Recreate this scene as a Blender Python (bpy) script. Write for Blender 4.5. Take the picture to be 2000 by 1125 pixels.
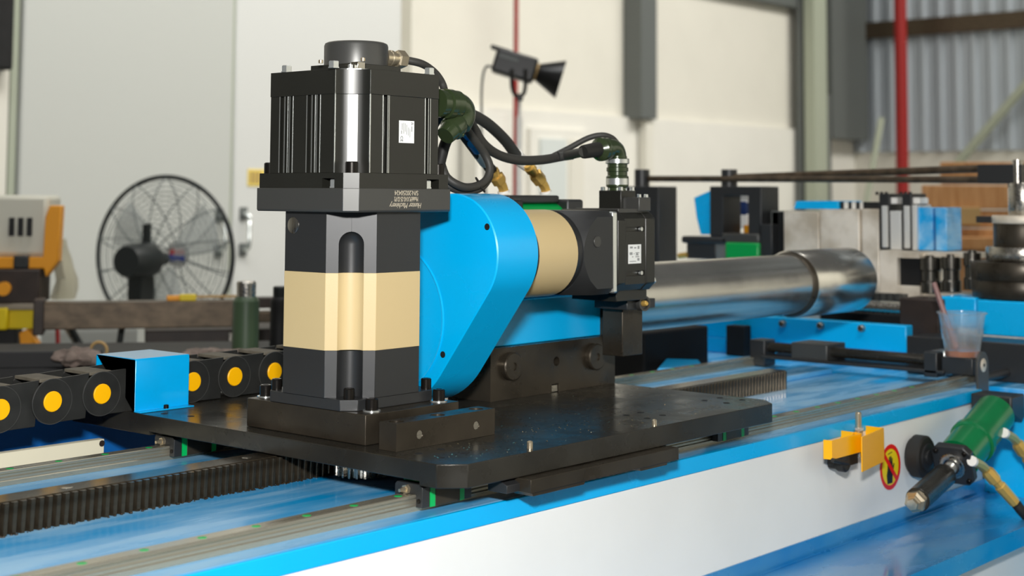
import bpy, bmesh, math, random
from mathutils import Vector, Matrix
random.seed(7)
scene = bpy.context.scene
for o in list(bpy.data.objects): bpy.data.objects.remove(o)
COL = scene.collection

# ---------------------------------------------------------------- camera
F_PX, CY_PX = 2879.31, 166.98           # focal length and principal row for a 2000 x 1125 frame
YAW, PITCH, ROLL = 0.8594259, 0.0735298, -0.00579657
EYE = Vector((0, 0, 1.40))
_fw = Vector((math.sin(YAW)*math.cos(PITCH), math.cos(YAW)*math.cos(PITCH), math.sin(PITCH)))
_r = Vector((math.cos(YAW), -math.sin(YAW), 0)); _d = -_r.cross(_fw)
RIGHT = math.cos(ROLL)*_r + math.sin(ROLL)*_d
DOWN = -math.sin(ROLL)*_r + math.cos(ROLL)*_d
FWD = _fw
cam_data = bpy.data.cameras.new('camera'); cam = bpy.data.objects.new('camera', cam_data); COL.objects.link(cam)
cam.matrix_world = Matrix(((RIGHT.x, -DOWN.x, -FWD.x, EYE.x), (RIGHT.y, -DOWN.y, -FWD.y, EYE.y), (RIGHT.z, -DOWN.z, -FWD.z, EYE.z), (0, 0, 0, 1)))
cam_data.sensor_width = 36.0; cam_data.lens = F_PX/2000*36
cam_data.shift_y = -(562.5-CY_PX)/2000
cam_data.clip_start = 0.05; cam_data.clip_end = 200
cam_data.dof.use_dof = True; cam_data.dof.focus_distance = 1.80; cam_data.dof.aperture_fstop = 5.8
scene.camera = cam

# ---------------------------------------------------------------- world, lights, exposure
world = bpy.data.worlds.new('hall_ambient'); scene.world = world; world.use_nodes = True
world.node_tree.nodes['Background'].inputs[0].default_value = (1.0, 0.985, 0.94, 1)
world.node_tree.nodes['Background'].inputs[1].default_value = 0.11
def area(name, loc, target, sx, sy, power, col=(1, 1, 1), spread=180):
    l = bpy.data.lights.new(name, 'AREA'); l.shape = 'RECTANGLE'; l.size = sx; l.size_y = sy; l.energy = power; l.color = col; l.spread = math.radians(spread)
    o = bpy.data.objects.new(name, l); COL.objects.link(o); o.location = loc
    o.rotation_euler = (Vector(target)-Vector(loc)).to_track_quat('-Z', 'Y').to_euler(); return o
# the photographer's flash, just above the lens
area('camera_flash', (-0.03, -0.02, 1.73), (1.5, 1.3, 1.2), 0.15, 0.09, 51, (1.0, 0.985, 0.96))
# unseen lamps, added to light walls, cabinets and bending head
area('fill_lamp', (8.6, 1.6, 7.0), (8.8, 7.5, 1.2), 13.0, 1.6, 410, (1.0, 0.97, 0.90), 115)  # added to brighten the back wall
area('fill_lamp.001', (1.5, 2.6, 7.0), (3.5, 6.0, 1.5), 4.0, 1.2, 64, (0.97, 0.99, 1.0), 115)  # added to brighten the white cabinets
area('fill_lamp.002', (8.5, -2.2, 7.0), (8.7, -6.5, 1.2), 13.0, 1.6, 520, (1.0, 0.97, 0.90), 115)  # added to light the front wall for reflections in metal and black faces
area('fill_lamp.003', (0.2, -0.8, 6.2), (3.0, 1.5, 1.25), 1.4, 0.8, 3.2, (1.0, 0.98, 0.94), 28)   # narrow lamp, added to brighten only the bending head
scene.view_settings.view_transform = 'Standard'; scene.view_settings.look = 'None'
scene.view_settings.exposure = 0.0; scene.view_settings.gamma = 1.0
scene.view_settings.use_curve_mapping = False

# ---------------------------------------------------------------- rays through the photograph -> points at a known plane
def ray(px, py): return RIGHT*((px-1000)/F_PX) + DOWN*((py-CY_PX)/F_PX) + FWD
def at_z(px, py, z): d = ray(px, py); return EYE + d*((z-EYE.z)/d.z)
def at_y(px, py, y): d = ray(px, py); return EYE + d*((y-EYE.y)/d.y)
def at_x(px, py, x): d = ray(px, py); return EYE + d*((x-EYE.x)/d.x)
def at_d(px, py, t): return EYE + ray(px, py)*t

# ---------------------------------------------------------------- materials
def srgb(r, g, b):
    f = lambda c: (c/255/12.92) if c/255 <= 0.04045 else ((c/255+0.055)/1.055)**2.4
    return (f(r), f(g), f(b), 1)
MATS = {}
def mat(name, rgb, rough=0.5, metal=0.0, noise=0.0, nscale=30.0, rvar=0.0, rscale=12.0, stretch=(1, 1, 1), bump=0.0, bscale=200.0, spec=0.5, coat=0.0, trans=0.0, alpha=1.0, second=None, ior=1.45, oil=None):
    m = bpy.data.materials.new(name); m.use_nodes = True; nt = m.node_tree; b = nt.nodes['Principled BSDF']
    c = srgb(*rgb); b.inputs['Base Color'].default_value = c
    b.inputs['Roughness'].default_value = rough; b.inputs['Metallic'].default_value = metal
    b.inputs['Specular IOR Level'].default_value = spec; b.inputs['Coat Weight'].default_value = coat
    b.inputs['Coat Roughness'].default_value = 0.15; b.inputs['IOR'].default_value = ior
    b.inputs['Transmission Weight'].default_value = trans; b.inputs['Alpha'].default_value = alpha
    def tex(scale, st, detail=4):
        tc = nt.nodes.new('ShaderNodeTexCoord'); mp = nt.nodes.new('ShaderNodeMapping'); mp.inputs['Scale'].default_value = st
        nt.links.new(tc.outputs['Object'], mp.inputs['Vector'])
        n = nt.nodes.new('ShaderNodeTexNoise'); n.inputs['Scale'].default_value = scale; n.inputs['Detail'].default_value = detail
        nt.links.new(mp.outputs['Vector'], n.inputs['Vector']); return n
    if noise or second:
        n = tex(nscale, stretch); r = nt.nodes.new('ShaderNodeValToRGB')
        if second:
            r.color_ramp.elements[0].color = c; r.color_ramp.elements[1].color = srgb(*second)
        else:
            r.color_ramp.elements[0].color = tuple(x*(1-noise) for x in c[:3])+(1,); r.color_ramp.elements[1].color = tuple(min(1, x*(1+noise)) for x in c[:3])+(1,)
        r.color_ramp.elements[0].position = 0.35; r.color_ramp.elements[1].position = 0.65
        nt.links.new(n.outputs['Fac'], r.inputs['Fac']); nt.links.new(r.outputs['Color'], b.inputs['Base Color'])
    if rvar:
        n = tex(rscale, stretch, 6); mr = nt.nodes.new('ShaderNodeMapRange')
        mr.inputs['From Min'].default_value = 0.38; mr.inputs['From Max'].default_value = 0.62
        mr.inputs['To Min'].default_value = max(0.02, rough-rvar); mr.inputs['To Max'].default_value = min(1, rough+rvar)
        nt.links.new(n.outputs['Fac'], mr.inputs['Value']); nt.links.new(mr.outputs['Result'], b.inputs['Roughness'])
    if oil:      # oil film: patches where the clear coat is smooth or dull
        n = tex(rscale, stretch, 6); mr = nt.nodes.new('ShaderNodeMapRange')
        mr.inputs['From Min'].default_value = 0.40; mr.inputs['From Max'].default_value = 0.60
        mr.inputs['To Min'].default_value = oil[0]; mr.inputs['To Max'].default_value = oil[1]
        nt.links.new(n.outputs['Fac'], mr.inputs['Value']); nt.links.new(mr.outputs['Result'], b.inputs['Coat Roughness'])
    if bump:
        n = tex(bscale, stretch, 3); bp = nt.nodes.new('ShaderNodeBump'); bp.inputs['Strength'].default_value = bump; bp.inputs['Distance'].default_value = 0.001
        nt.links.new(n.outputs['Fac'], bp.inputs['Height']); nt.links.new(bp.outputs['Normal'], b.inputs['Normal'])
    MATS[name] = m; return m
mat('anodized_black', (34, 34, 30), 0.34, 0.25, noise=.12, nscale=8, spec=.8)
mat('cast_black', (40, 41, 42), 0.40, 0.1, bump=.08, bscale=2600, spec=.7)
mat('satin_grey', (78, 78, 76), 0.36, 0.45, bump=.03, bscale=2600)
mat('oxide_steel', (62, 56, 47), 0.34, 0.55, noise=.25, nscale=14, rvar=.08, rscale=30)
mat('oxide_plate', (50, 48, 43), 0.27, 0.35, noise=.25, nscale=10, rvar=.07, rscale=18)
mat('black_bolt', (34, 31, 28), 0.28, 0.6)
mat('strip_aluminium', (214, 214, 210), 0.5, 0.35)
mat('zinc', (226, 230, 228), 0.24, 0.85)
mat('steel', (176, 172, 164), 0.26, 1.0, rvar=.08, rscale=20, stretch=(1, 14, 14))
mat('rail_steel', (172, 167, 150), 0.24, 0.7, rvar=.06, rscale=30, stretch=(.15, 8, 8))
mat('dark_steel', (104, 101, 95), 0.22, 0.95)
mat('ground_steel', (196, 183, 163), 0.40, 0.25, second=(240, 231, 216), nscale=14, rvar=.1, rscale=10)
mat('spindle_steel', (214, 212, 206), 0.24, 1.0, noise=.05, nscale=5, rvar=.03, rscale=8, stretch=(2, 1, 1))
mat('rack_steel', (78, 70, 58), 0.20, 0.75, noise=.35, nscale=60, bump=.15, bscale=300)
mat('beige_paint', (202, 180, 134), 0.38, 0.0, bump=.08, bscale=900)
mat('blue_paint', (0, 176, 240), 0.30, 0.0, noise=.04, nscale=4, rvar=.06, rscale=9, coat=.15)
mat('blue_top', (8, 160, 228), 0.38, 0.0, second=(140, 194, 232), nscale=5, rscale=5, stretch=(1, 5.5, 5.5), coat=.6, oil=(.08, .40))
mat('blue_tray', (0, 122, 190), 0.35, 0.0, second=(64, 142, 194), nscale=7, rscale=8, stretch=(1, 2.2, 2.2), coat=1.0, oil=(.05, .40))
mat('blue_sheet', (0, 168, 232), 0.30, 0.0, noise=.04, nscale=20, coat=.8)
mat('white_panel', (234, 235, 232), 0.45, 0.0, noise=.025, nscale=5)
mat('blue_shaded', (0, 92, 168), 0.5)  # blue of the rear sheet with the chain's shade put into the colour
mat('grease', (40, 30, 16), 0.08, coat=1.0)
mat('cream', (226, 220, 196), 0.5)
mat('yellow_cap', (255, 186, 0), 0.4)
mat('chain_plastic', (36, 36, 34), 0.5, noise=.2, nscale=40)
mat('chain_dust', (98, 92, 80), 0.7, noise=.2, nscale=60)
mat('green_plastic', (0, 170, 84), 0.4)
mat('green_paint', (8, 112, 62), 0.28, noise=.08, nscale=30, coat=.2)
mat('green_bright', (0, 150, 70), 0.3)
mat('olive', (50, 62, 38), 0.22, 0.15, coat=.4)
mat('rubber', (52, 51, 48), 0.55, bump=.1, bscale=500)
mat('rubber_dark', (30, 29, 27), 0.6)
mat('brass', (222, 182, 98), 0.32, 0.6)
mat('nickel', (206, 192, 166), 0.28, 0.85)
mat('white_plastic', (238, 236, 230), 0.45)
mat('label_white', (236, 238, 236), 0.4)
mat('print_grey', (150, 152, 152), 0.6)
mat('print_dark', (60, 64, 70), 0.6)
mat('print_blue', (0, 130, 205), 0.5)
mat('etch', (186, 176, 156), 0.6)
mat('yellow_paint', (255, 182, 0), 0.35)
mat('sign_yellow', (236, 210, 20), 0.4)
mat('sign_red', (225, 22, 14), 0.4)
mat('sign_black', (22, 22, 20), 0.5)
mat('red_paint', (150, 28, 26), 0.45)
mat('wall_cream', (224, 221, 210), 0.8, noise=.02, nscale=2)
mat('wall_pale', (230, 228, 220), 0.8, noise=.02, nscale=2)
mat('cabinet_white', (196, 198, 193), 0.42)
mat('cabinet_light', (216, 217, 214), 0.42)
mat('cladding', (176, 184, 192), 0.55)
mat('grey_steel', (98, 102, 100), 0.6)
mat('grey_green', (170, 176, 158), 0.6)
mat('door_pale', (212, 218, 216), 0.6)
mat('dark_brown', (44, 33, 27), 0.55, noise=.25, nscale=20)
mat('bar_rusty', (84, 72, 58), 0.45, 0.5, noise=.3, nscale=10, stretch=(1, 4, 4))
mat('bar_top', (150, 140, 124), 0.4, 0.5)
mat('wood', (196, 146, 96), 0.65, second=(176, 124, 74), nscale=8, stretch=(1, 8, 1))
mat('dark_clutter', (17, 17, 18), 0.6, noise=.4, nscale=12)
mat('navy_clutter', (20, 44, 92), 0.6)
mat('thermos_green', (62, 80, 58), 0.4)
mat('machine_grey', (200, 198, 184), 0.5)
mat('machine_yellow', (214, 188, 0), 0.5)
mat('wrap', (205, 200, 176), 0.3, trans=.35, alpha=.75)
mat('fan_black', (34, 38, 38), 0.45)
mat('fan_wire', (84, 92, 92), 0.45)
mat('blade_grey', (190, 196, 194), 0.35, alpha=.35)
mat('lamp_black', (20, 20, 20), 0.35)
mat('cup_plastic', (240, 240, 238), 0.12, trans=.85, alpha=.42, ior=1.25)
mat('tea', (190, 100, 20), 0.15, trans=.3)
mat('straw_plum', (132, 96, 92), 0.4)
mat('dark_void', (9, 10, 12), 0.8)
mat('concrete', (120, 120, 116), 0.7, noise=.1, nscale=3)
mat('chip_gold', (226, 206, 160), 0.25, 0.9)
mat('rag', (120, 106, 98), 0.9, noise=.3, nscale=30)
mat('tape', (170, 140, 90), 0.6)
mat('orange_paint', (226, 150, 20), 0.5)
mat('red_label', (200, 60, 60), 0.5)
mat('blue_label', (40, 60, 160), 0.5)

# ---------------------------------------------------------------- mesh builder
AX = {'x': 0, 'y': 1, 'z': 2}
class MB:
    def __init__(s): s.v = []; s.f = []
    def add(s, vs, fs):
        k = len(s.v); s.v += [Vector(p) for p in vs]; s.f += [tuple(i+k for i in f) for f in fs]; return s
    def box(s, x0, x1, y0, y1, z0, z1):
        vs = [(x, y, z) for z in (z0, z1) for y in (y0, y1) for x in (x0, x1)]
        return s.add(vs, [(0, 2, 3, 1), (4, 5, 7, 6), (0, 1, 5, 4), (2, 6, 7, 3), (0, 4, 6, 2), (1, 3, 7, 5)])
    def cbox(s, c, sx, sy, sz): return s.box(c[0]-sx/2, c[0]+sx/2, c[1]-sy/2, c[1]+sy/2, c[2]-sz/2, c[2]+sz/2)
    def loft(s, rings, caps=True):
        n = len(rings[0]); vs = [p for r in rings for p in r]; fs = []
        for k in range(len(rings)-1):
            for i in range(n):
                j = (i+1) % n; fs.append((k*n+i, k*n+j, (k+1)*n+j, (k+1)*n+i))
        if caps: fs += [tuple(range(n-1, -1, -1)), tuple((len(rings)-1)*n+i for i in range(n))]
        return s.add(vs, fs)
    def prism(s, poly, axis, a0, a1):
        def p3(p, a):
            return {'x': (a, p[0], p[1]), 'y': (p[0], a, p[1]), 'z': (p[0], p[1], a)}[axis]
        return s.loft([[p3(p, a0) for p in poly], [p3(p, a1) for p in poly]])
    def lathe(s, origin, direction, prof, n=32, caps=True):
        d = Vector(direction).normalized(); u = d.orthogonal().normalized(); w = d.cross(u); o = Vector(origin)
        rings = [[o+d*t+(u*math.cos(2*math.pi*i/n)+w*math.sin(2*math.pi*i/n))*r for i in range(n)] for t, r in prof]
        return s.loft(rings, caps)
    def cyl(s, p0, p1, r, r1=None, n=24):
        p0 = Vector(p0); p1 = Vector(p1); L = (p1-p0).length
        return s.lathe(p0, p1-p0, [(0, r), (L, r if r1 is None else r1)], n)
    def tube(s, pts, r, n=10, smooth=6):
        P = [Vector(p) for p in pts]
        if smooth and len(P) > 2:
            Q = []
            for i in range(len(P)-1):
                a = P[max(i-1, 0)]; b = P[i]; c = P[i+1]; d = P[min(i+2, len(P)-1)]
                for k in range(smooth):
                    t = k/smooth
                    Q.append(0.5*((2*b)+(c-a)*t+(2*a-5*b+4*c-d)*t*t+(3*b-a-3*c+d)*t**3))
            P = Q+[P[-1]]
        t0 = (P[1]-P[0]).normalized(); u = t0.orthogonal().normalized(); rings = []
        for i, p in enumerate(P):
            t = (P[min(i+1, len(P)-1)]-P[max(i-1, 0)]).normalized()
            u = (u-t*u.dot(t)).normalized(); w = t.cross(u)
            rr = r(i/(len(P)-1)) if callable(r) else r
            rings.append([p+(u*math.cos(2*math.pi*k/n)+w*math.sin(2*math.pi*k/n))*rr for k in range(n)])
        return s.loft(rings)
    def torus(s, c, axis, R, r, n=48, m=8, a0=0, a1=2*math.pi):
        d = Vector(axis).normalized(); u = d.orthogonal().normalized(); w = d.cross(u); c = Vector(c)
        rings = []
        for i in range(n):
            a = a0+(a1-a0)*i/n; e = u*math.cos(a)+w*math.sin(a)
            rings.append([c+e*(R+r*math.cos(2*math.pi*k/m))+d*r*math.sin(2*math.pi*k/m) for k in range(m)])
        vs = [p for q in rings for p in q]; fs = []
        for k in range(n):
            for i in range(m):
                j = (i+1) % m; k2 = (k+1) % n; fs.append((k*m+i, k*m+j, k2*m+j, k2*m+i))
        return s.add(vs, fs)
    def sphere(s, c, r, n=16, sz=1.0):
        prof = [(-r*sz*math.cos(math.pi*i/n), max(1e-5, r*math.sin(math.pi*i/n))) for i in range(n+1)]
        return s.lathe(c, (0, 0, 1), prof, n*2)
    def xf(s, M):
        s.v = [M @ p for p in s.v]; return s
    def mesh(s, name, m, off=Vector((0, 0, 0))):
        me = bpy.data.meshes.new(name); me.from_pydata([tuple(p-off) for p in s.v], [], s.f)
        bm = bmesh.new(); bm.from_mesh(me); bmesh.ops.remove_doubles(bm, verts=bm.verts, dist=1e-7); bmesh.ops.recalc_face_normals(bm, faces=bm.faces); bm.to_mesh(me); bm.free()
        for p in me.polygons: p.use_smooth = True
        me.set_sharp_from_angle(angle=math.radians(32))
        if m: me.materials.append(MATS[m])
        return me
    def build(s, name, m, parent=None, bevel=0.0, label=None, loc=None, seg=2):
        base = wloc(parent) if parent else Vector((0, 0, 0))
        l = Vector(loc) if loc is not None else base
        o = bpy.data.objects.new(name, s.mesh(name, m, l)); COL.objects.link(o)
        if parent: o.parent = parent; o.location = l-base
        else: o.location = l
        if bevel:
            b = o.modifiers.new('bevel', 'BEVEL'); b.width = bevel; b.segments = seg; b.limit_method = 'ANGLE'; b.angle_limit = math.radians(40)
        if label: o['label'] = label
        return o
def wloc(o):
    l = Vector((0, 0, 0))
    while o: l += o.location; o = o.parent
    return l
def thing(name, label, cat, loc, group=None):
    o = bpy.data.objects.new(name, None); COL.objects.link(o); o.location = loc; o.empty_display_size = 0.05
    return tag(o, label, cat, group)
def tag(o, label, cat, group=None, kind=None):
    o['label'] = label; o['category'] = cat
    if group: o['group'] = group
    if kind: o['kind'] = kind
    return o
def struct(o, label=None):
    o['kind'] = 'structure'
    if label: o['label'] = label
    return o
def cut(o, *mbs):
    """carve real holes and pockets: boolean difference, applied"""
    for mb in mbs:
        c = bpy.data.objects.new('cutter', mb.mesh('cutter', None, wloc(o))); COL.objects.link(c); c.location = wloc(o)
        md = o.modifiers.new('cut', 'BOOLEAN'); md.operation = 'DIFFERENCE'; md.solver = 'EXACT'; md.object = c
        bpy.context.view_layer.update()
        dg = bpy.context.evaluated_depsgraph_get(); me = bpy.data.meshes.new_from_object(o.evaluated_get(dg))
        o.modifiers.clear(); o.data = me; bpy.data.objects.remove(c)
    for p in o.data.polygons: p.use_smooth = True
    o.data.set_sharp_from_angle(angle=math.radians(32))
    return o
def intersect(o, mb):
    c = bpy.data.objects.new('cutter', mb.mesh('cutter', None, wloc(o))); COL.objects.link(c); c.location = wloc(o)
    md = o.modifiers.new('cut', 'BOOLEAN'); md.operation = 'INTERSECT'; md.solver = 'EXACT'; md.object = c
    bpy.context.view_layer.update(); dg = bpy.context.evaluated_depsgraph_get(); me = bpy.data.meshes.new_from_object(o.evaluated_get(dg))
    o.modifiers.clear(); o.data = me; bpy.data.objects.remove(c)
    for p in o.data.polygons: p.use_smooth = True
    o.data.set_sharp_from_angle(angle=math.radians(32)); return o
_cache = {}
def inst(key, make, name, parent, loc, rot=None):
    """one object per piece; alike pieces share their mesh"""
    if key not in _cache: _cache[key] = make()
    o = bpy.data.objects.new(name, _cache[key]); COL.objects.link(o)
    base = wloc(parent) if parent else Vector((0, 0, 0))
    o.parent = parent; o.location = Vector(loc)-base
    if rot is not None: o.rotation_euler = Vector((0, 0, 1)).rotation_difference(Vector(rot).normalized()).to_euler()
    return o
def cap_screw(parent, loc, r, h, m='black_bolt', axis=(0, 0, 1), washer=0, name='bolt'):
    """socket-head screw standing on loc along axis"""
    def mk():
        b = MB(); c = min(.0012, h*.15)
        b.lathe((0, 0, 0), (0, 0, 1), [(0, r), (h-c, r), (h, r-c), (h, r*.52), (h*.55, r*.5), (h*.55, 1e-4)], 20)
        return b.mesh('cap_screw', m)
    o = inst(('cs', r, h, m), mk, name, parent, loc, axis)
    if washer:
        def mw(): return MB().lathe((0, 0, 0), (0, 0, 1), [(0, washer), (.0016, washer)], 20).mesh('washer', 'zinc')
        inst(('w', washer), mw, 'washer', parent, loc, axis)
    return o
def hex_bolt(parent, loc, r, h, m='zinc', axis=(0, 0, 1), name='bolt'):
    def mk():
        b = MB(); b.lathe((0, 0, 0), (0, 0, 1), [(0, r*1.12), (h*.16, r*1.12), (h*.16, r), (h*.9, r), (h, r*.82)], 6); return b.mesh('hex_bolt', m)
    return inst(('hx', r, h, m), mk, name, parent, loc, axis)
def disc(parent, loc, r, t, m, axis, name, n=20):
    def mk(): return MB().lathe((0, 0, 0), (0, 0, 1), [(0, r), (t*.7, r), (t, r*.94)], n).mesh(name, m)
    return inst(('d', r, t, m, name), mk, name, parent, loc, axis)
def text(s, size, m, parent, name, origin, xdir, ydir, shear=0.0, sx=1.0, depth=0.0002, align='CENTER'):
    cu = bpy.data.curves.new(name, 'FONT'); cu.body = s; cu.size = size; cu.shear = shear; cu.align_x = align; cu.align_y = 'CENTER'; cu.extrude = depth
    t = bpy.data.objects.new('tmp', cu); COL.objects.link(t); bpy.context.view_layer.update()
    me = bpy.data.meshes.new_from_object(t.evaluated_get(bpy.context.evaluated_depsgraph_get())); bpy.data.objects.remove(t)
    X = Vector(xdir).normalized(); Y = Vector(ydir).normalized(); Z = X.cross(Y)
    M = Matrix(((X.x*sx, Y.x, Z.x, 0), (X.y*sx, Y.y, Z.y, 0), (X.z*sx, Y.z, Z.z, 0), (0, 0, 0, 1)))
    me.transform(M); me.materials.clear(); me.materials.append(MATS[m]); me.name = name
    o = bpy.data.objects.new(name, me); COL.objects.link(o); base = wloc(parent) if parent else Vector((0, 0, 0))
    o.parent = parent; o.location = Vector(origin)-base
    return o
def frame(px, py, depth, yaw=0.0):
    """local frame at a point of the place: x to the right, y away, z up; turned by yaw degrees"""
    o = at_d(px, py, depth); a = -YAW+math.radians(yaw)
    return Matrix.Translation(o) @ Matrix.Rotation(a, 4, 'Z')
def arc(cx, cy, r, a0, a1, n):
    return [(cx+r*math.cos(math.radians(a0+(a1-a0)*i/n)), cy+r*math.sin(math.radians(a0+(a1-a0)*i/n))) for i in range(n+1)]
# ================================================================ the machine: levels and axes (metres)
AXX, AXY = 1.2514, 1.3337            # axis of the upright gear motor
Z_PLATE, Z_UNDER, Z_BED = 1.1145, 1.0891, 1.059
BED_Y = 1.098                         # front face of the bed

# ---------------------------------------------------------------- bed
bed = thing('machine_bed', 'long bed with sky blue top, white side panel and drip tray', 'machine bed', (1.2, 1.4, 0.0))
MB().prism([(-1.2, BED_Y+.0005), (2.557, BED_Y+.0005), (2.557, 1.1306), (2.63, 1.1306), (2.63, 1.612), (-1.2, 1.612)], 'z', 1.0372, Z_BED).build('bed_top', 'blue_top', bed, .004, 'glossy oil-smeared blue top')
MB().prism([(-1.2, 1.0372), (2.30, 1.0372), (2.45, 1.0385), (2.557, 1.041), (2.557, Z_BED-.0005), (-1.2, Z_BED-.0005)], 'y', BED_Y-.0015, BED_Y+.004).build('top_band', 'blue_paint', bed, .001)
MB().box(-1.2, 2.557, BED_Y, BED_Y+.03, .55, 1.0371).build('side_panel', 'white_panel', bed, .001, 'white painted side panel')
MB().box(-1.2, 2.555, BED_Y+.04, 1.60, .10, 1.036).build('bed_body', 'white_panel', bed)
tray = MB(); tray.box(-1.2, 2.558, .935, BED_Y, .873, .879); tray.box(-1.2, 2.558, BED_Y-.003, BED_Y-.0002, .879, .9025)
tray.prism(arc(BED_Y-.003, .882, .006, 180, 270, 5)[::-1]+[(BED_Y-.003, .8785), (BED_Y-.012, .8785)], 'x', -1.2, 2.558)
tray.box(-1.2, 2.558, .932, .9352, .852, .8815)
tray.build('drip_tray', 'blue_tray', bed, .0006, 'shallow blue drip tray along the side')
MB().box(-1.2, 2.555, .96, BED_Y+.03, .10, .873).build('lower_panel', 'white_panel', bed)
MB().box(2.12, 2.58, 1.405, 1.475, Z_BED, Z_BED+.010).build('raised_strip', 'blue_top', bed, .001)

# rear cable-chain tray and cream bar behind the bed
ct = thing('chain_tray', 'blue sheet metal chain tray behind the rear rail, chain shade in its colour', 'tray', (.4, 1.80, .95))
MB().box(-1.2, 1.30, 1.795, 1.80, .93, 1.112).build('back_sheet', 'blue_shaded', ct)
MB().box(-1.2, 1.30, 1.66, 1.80, .925, .93).build('tray_floor', 'blue_shaded', ct)
p = at_y(204, 857, 1.70); q = at_y(0, 885, 1.70)
cb = thing('cream_bar', 'cream painted flat bar with a bolt hole behind the rear rail', 'bar', (.4, 1.70, p.z-.05))
b = MB().box(-1.0, p.x, 1.70, 1.712, p.z-.055, p.z).build('bar', 'cream', cb, .001)
h = at_y(199, 866, 1.70); disc(cb, h, .0042, .0008, 'dark_brown', (0, -1, 0), 'bolt_hole')

# ---------------------------------------------------------------- linear rails with plugs
def rail(y0, label, plugs):
    t = thing('linear_rail', label, 'rail', (.8, y0+.01, Z_BED), 'linear rails on the bed')
    w, hh = .020, .0175
    prof = [(0, 0), (0, .0052), (.0016, .0066), (.0016, .0090), (.0030, .0105), (.0030, .0125), (.0006, .0145), (.0006, .0168), (.0014, .0175)]
    poly = [(y0+a, Z_BED+c) for a, c in prof]+[(y0+w-a, Z_BED+c) for a, c in prof[::-1]]
    MB().prism(poly, 'x', -.4, 2.615).build('rail_body', 'rail_steel', t)
    for x in plugs: disc(t, (x, y0+.0095, Z_BED+.0172), .0046, .0005, 'green_plastic', (0, 0, 1), 'plug')
    return t
px = [.6905+.0603*i for i in range(-6, 8)]
x0 = at_z(393, 1049.7, Z_BED+.0175).x; dx = (at_z(595, 1006, Z_BED+.0175).x-x0)/2
rail(1.131, 'bright steel linear rail along the front edge of the blue bed', [x0+dx*k for k in range(-6, 24)])
rail(1.578, 'greasy steel linear rail at the back of the blue bed, beneath the cable chain', [x0+dx*k for k in range(-4, 24)])

# ---------------------------------------------------------------- gear racks
def tooth_mesh():
    b = MB(); H = .0315; lean = .0016; pts = []
    prof = [(-.0043, .0072), (-.0024, .0006), (-.0018, 0.0), (.0018, 0.0), (.0024, .0006), (.0043, .0072)]
    b.loft([[(a-lean/2, c, 0) for a, c in prof], [(a+lean/2, c, H) for a, c in prof]])
    return b.mesh('tooth', 'rack_steel')
def rack(xa, xb, label, holes):
    t = thing('gear_rack', label, 'gear rack', ((xa+xb)/2, 1.372, Z_BED), 'racks along the bed')
    MB().box(xa, xb, 1.3572, 1.391, Z_BED, 1.0915).build('rack_body', 'rack_steel', t, .0006)
    n = int((xb-xa)/.0098)
    for i in range(n):
        inst('tooth', tooth_mesh, 'tooth', t, (xa+.006+.0098*i, 1.350, Z_BED+.0002))
    for x in holes: disc(t, (x, 1.374, 1.0913), .0062, .0005, 'steel', (0, 0, 1), 'rack_bolt')
    return t
rack(.62, 1.40, 'black oiled gear rack running under the carriage from the left', [at_z(127, 951.5, 1.0915).x, at_z(479, 893, 1.0915).x])
rack(1.62, 2.322, 'dry grey gear rack beyond the carriage towards the bending head', [2.22, at_z(1490, 726, 1.0915).x])
gr = MB(); rnd = random.Random(11)
for i in range(150):
    x = rnd.uniform(.64, 1.38); r = rnd.uniform(.0006, .0022); gr.sphere(Vector((x, 1.350-rnd.uniform(-.001, .0035), Z_BED+r*.3)), r, 5, .7)
o = gr.build('rack_grease', 'grease'); tag(o, 'brown grease beads along the foot of the oiled rack', 'grease', kind='stuff')
pin = thing('pinion_gear', 'steel pinion gear meshing with the rack under the plate', 'gear', (AXX+.005, 1.318, 1.061))
poly = []
for i in range(22):
    a = 2*math.pi*i/22
    for da, r in ((-.085, .0285), (-.045, .0345), (.045, .0345), (.085, .0285)): poly.append((AXX+.005+r*math.cos(a+da), 1.316+r*math.sin(a+da)))
MB().prism(poly, 'z', 1.0615, 1.0890).build('gear_wheel', 'steel', pin, .0003)

# ---------------------------------------------------------------- carriage blocks on the rails
def carriage(yc, xa, label, grease=True):
    t = thing('rail_carriage', label, 'carriage', (xa+.04, yc, Z_BED+.0178), 'rail carriages under the plate')
    y0, y1 = yc-.022, yc+.022; z0, z1 = Z_BED+.0046, Z_UNDER+.0002
    def saddle(a, c, w=0.0, zz=z1): return [(y0+w, z0), (yc-.0112, z0), (yc-.0112, Z_BED+.0179), (yc+.0112, Z_BED+.0179), (yc+.0112, z0), (y1-w, z0), (y1-w, zz-.003), (y1-w-.003, zz), (y0+w+.003, zz), (y0+w, zz-.003)]
    MB().prism(saddle(0, 0), 'x', xa+.024, xa+.063).build('body', 'oxide_steel', t, .0006)
    for k in (0, 1):
        s = xa+.0165+k*.0465
        MB().prism(saddle(0, 0, .0005, z1-.0006), 'x', s, s+.0075).build('green_end', 'green_plastic', t, label='bright green end cap')
        e = xa+.0045+k*.0665
        MB().prism(saddle(0, 0, .0012, z1-.0014), 'x', e, e+.012).build('end_seal', 'cast_black', t, .0004)
    if grease:
        c = Vector((xa+.0045, yc+.002, z1-.008))
        b = MB(); b.lathe(c, (-1, 0, 0), [(0, .0052), (.004, .0052), (.004, .0034), (.007, .0034), (.009, .002), (.012, .002)], 6); b.build('grease_nipple', 'nickel', t)
        disc(t, (xa+.0047, yc-.0155, z0+.0068), .0026, .001, 'black_bolt', (-1, 0, 0), 'seal_screw')
    return t
xg = at_y(846, 965, 1.119).x-.020
carriage(1.141, xg, 'rail carriage with green ends at the near left corner of the black plate')
xr = at_y(361, 870, 1.566).x-.020
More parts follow.
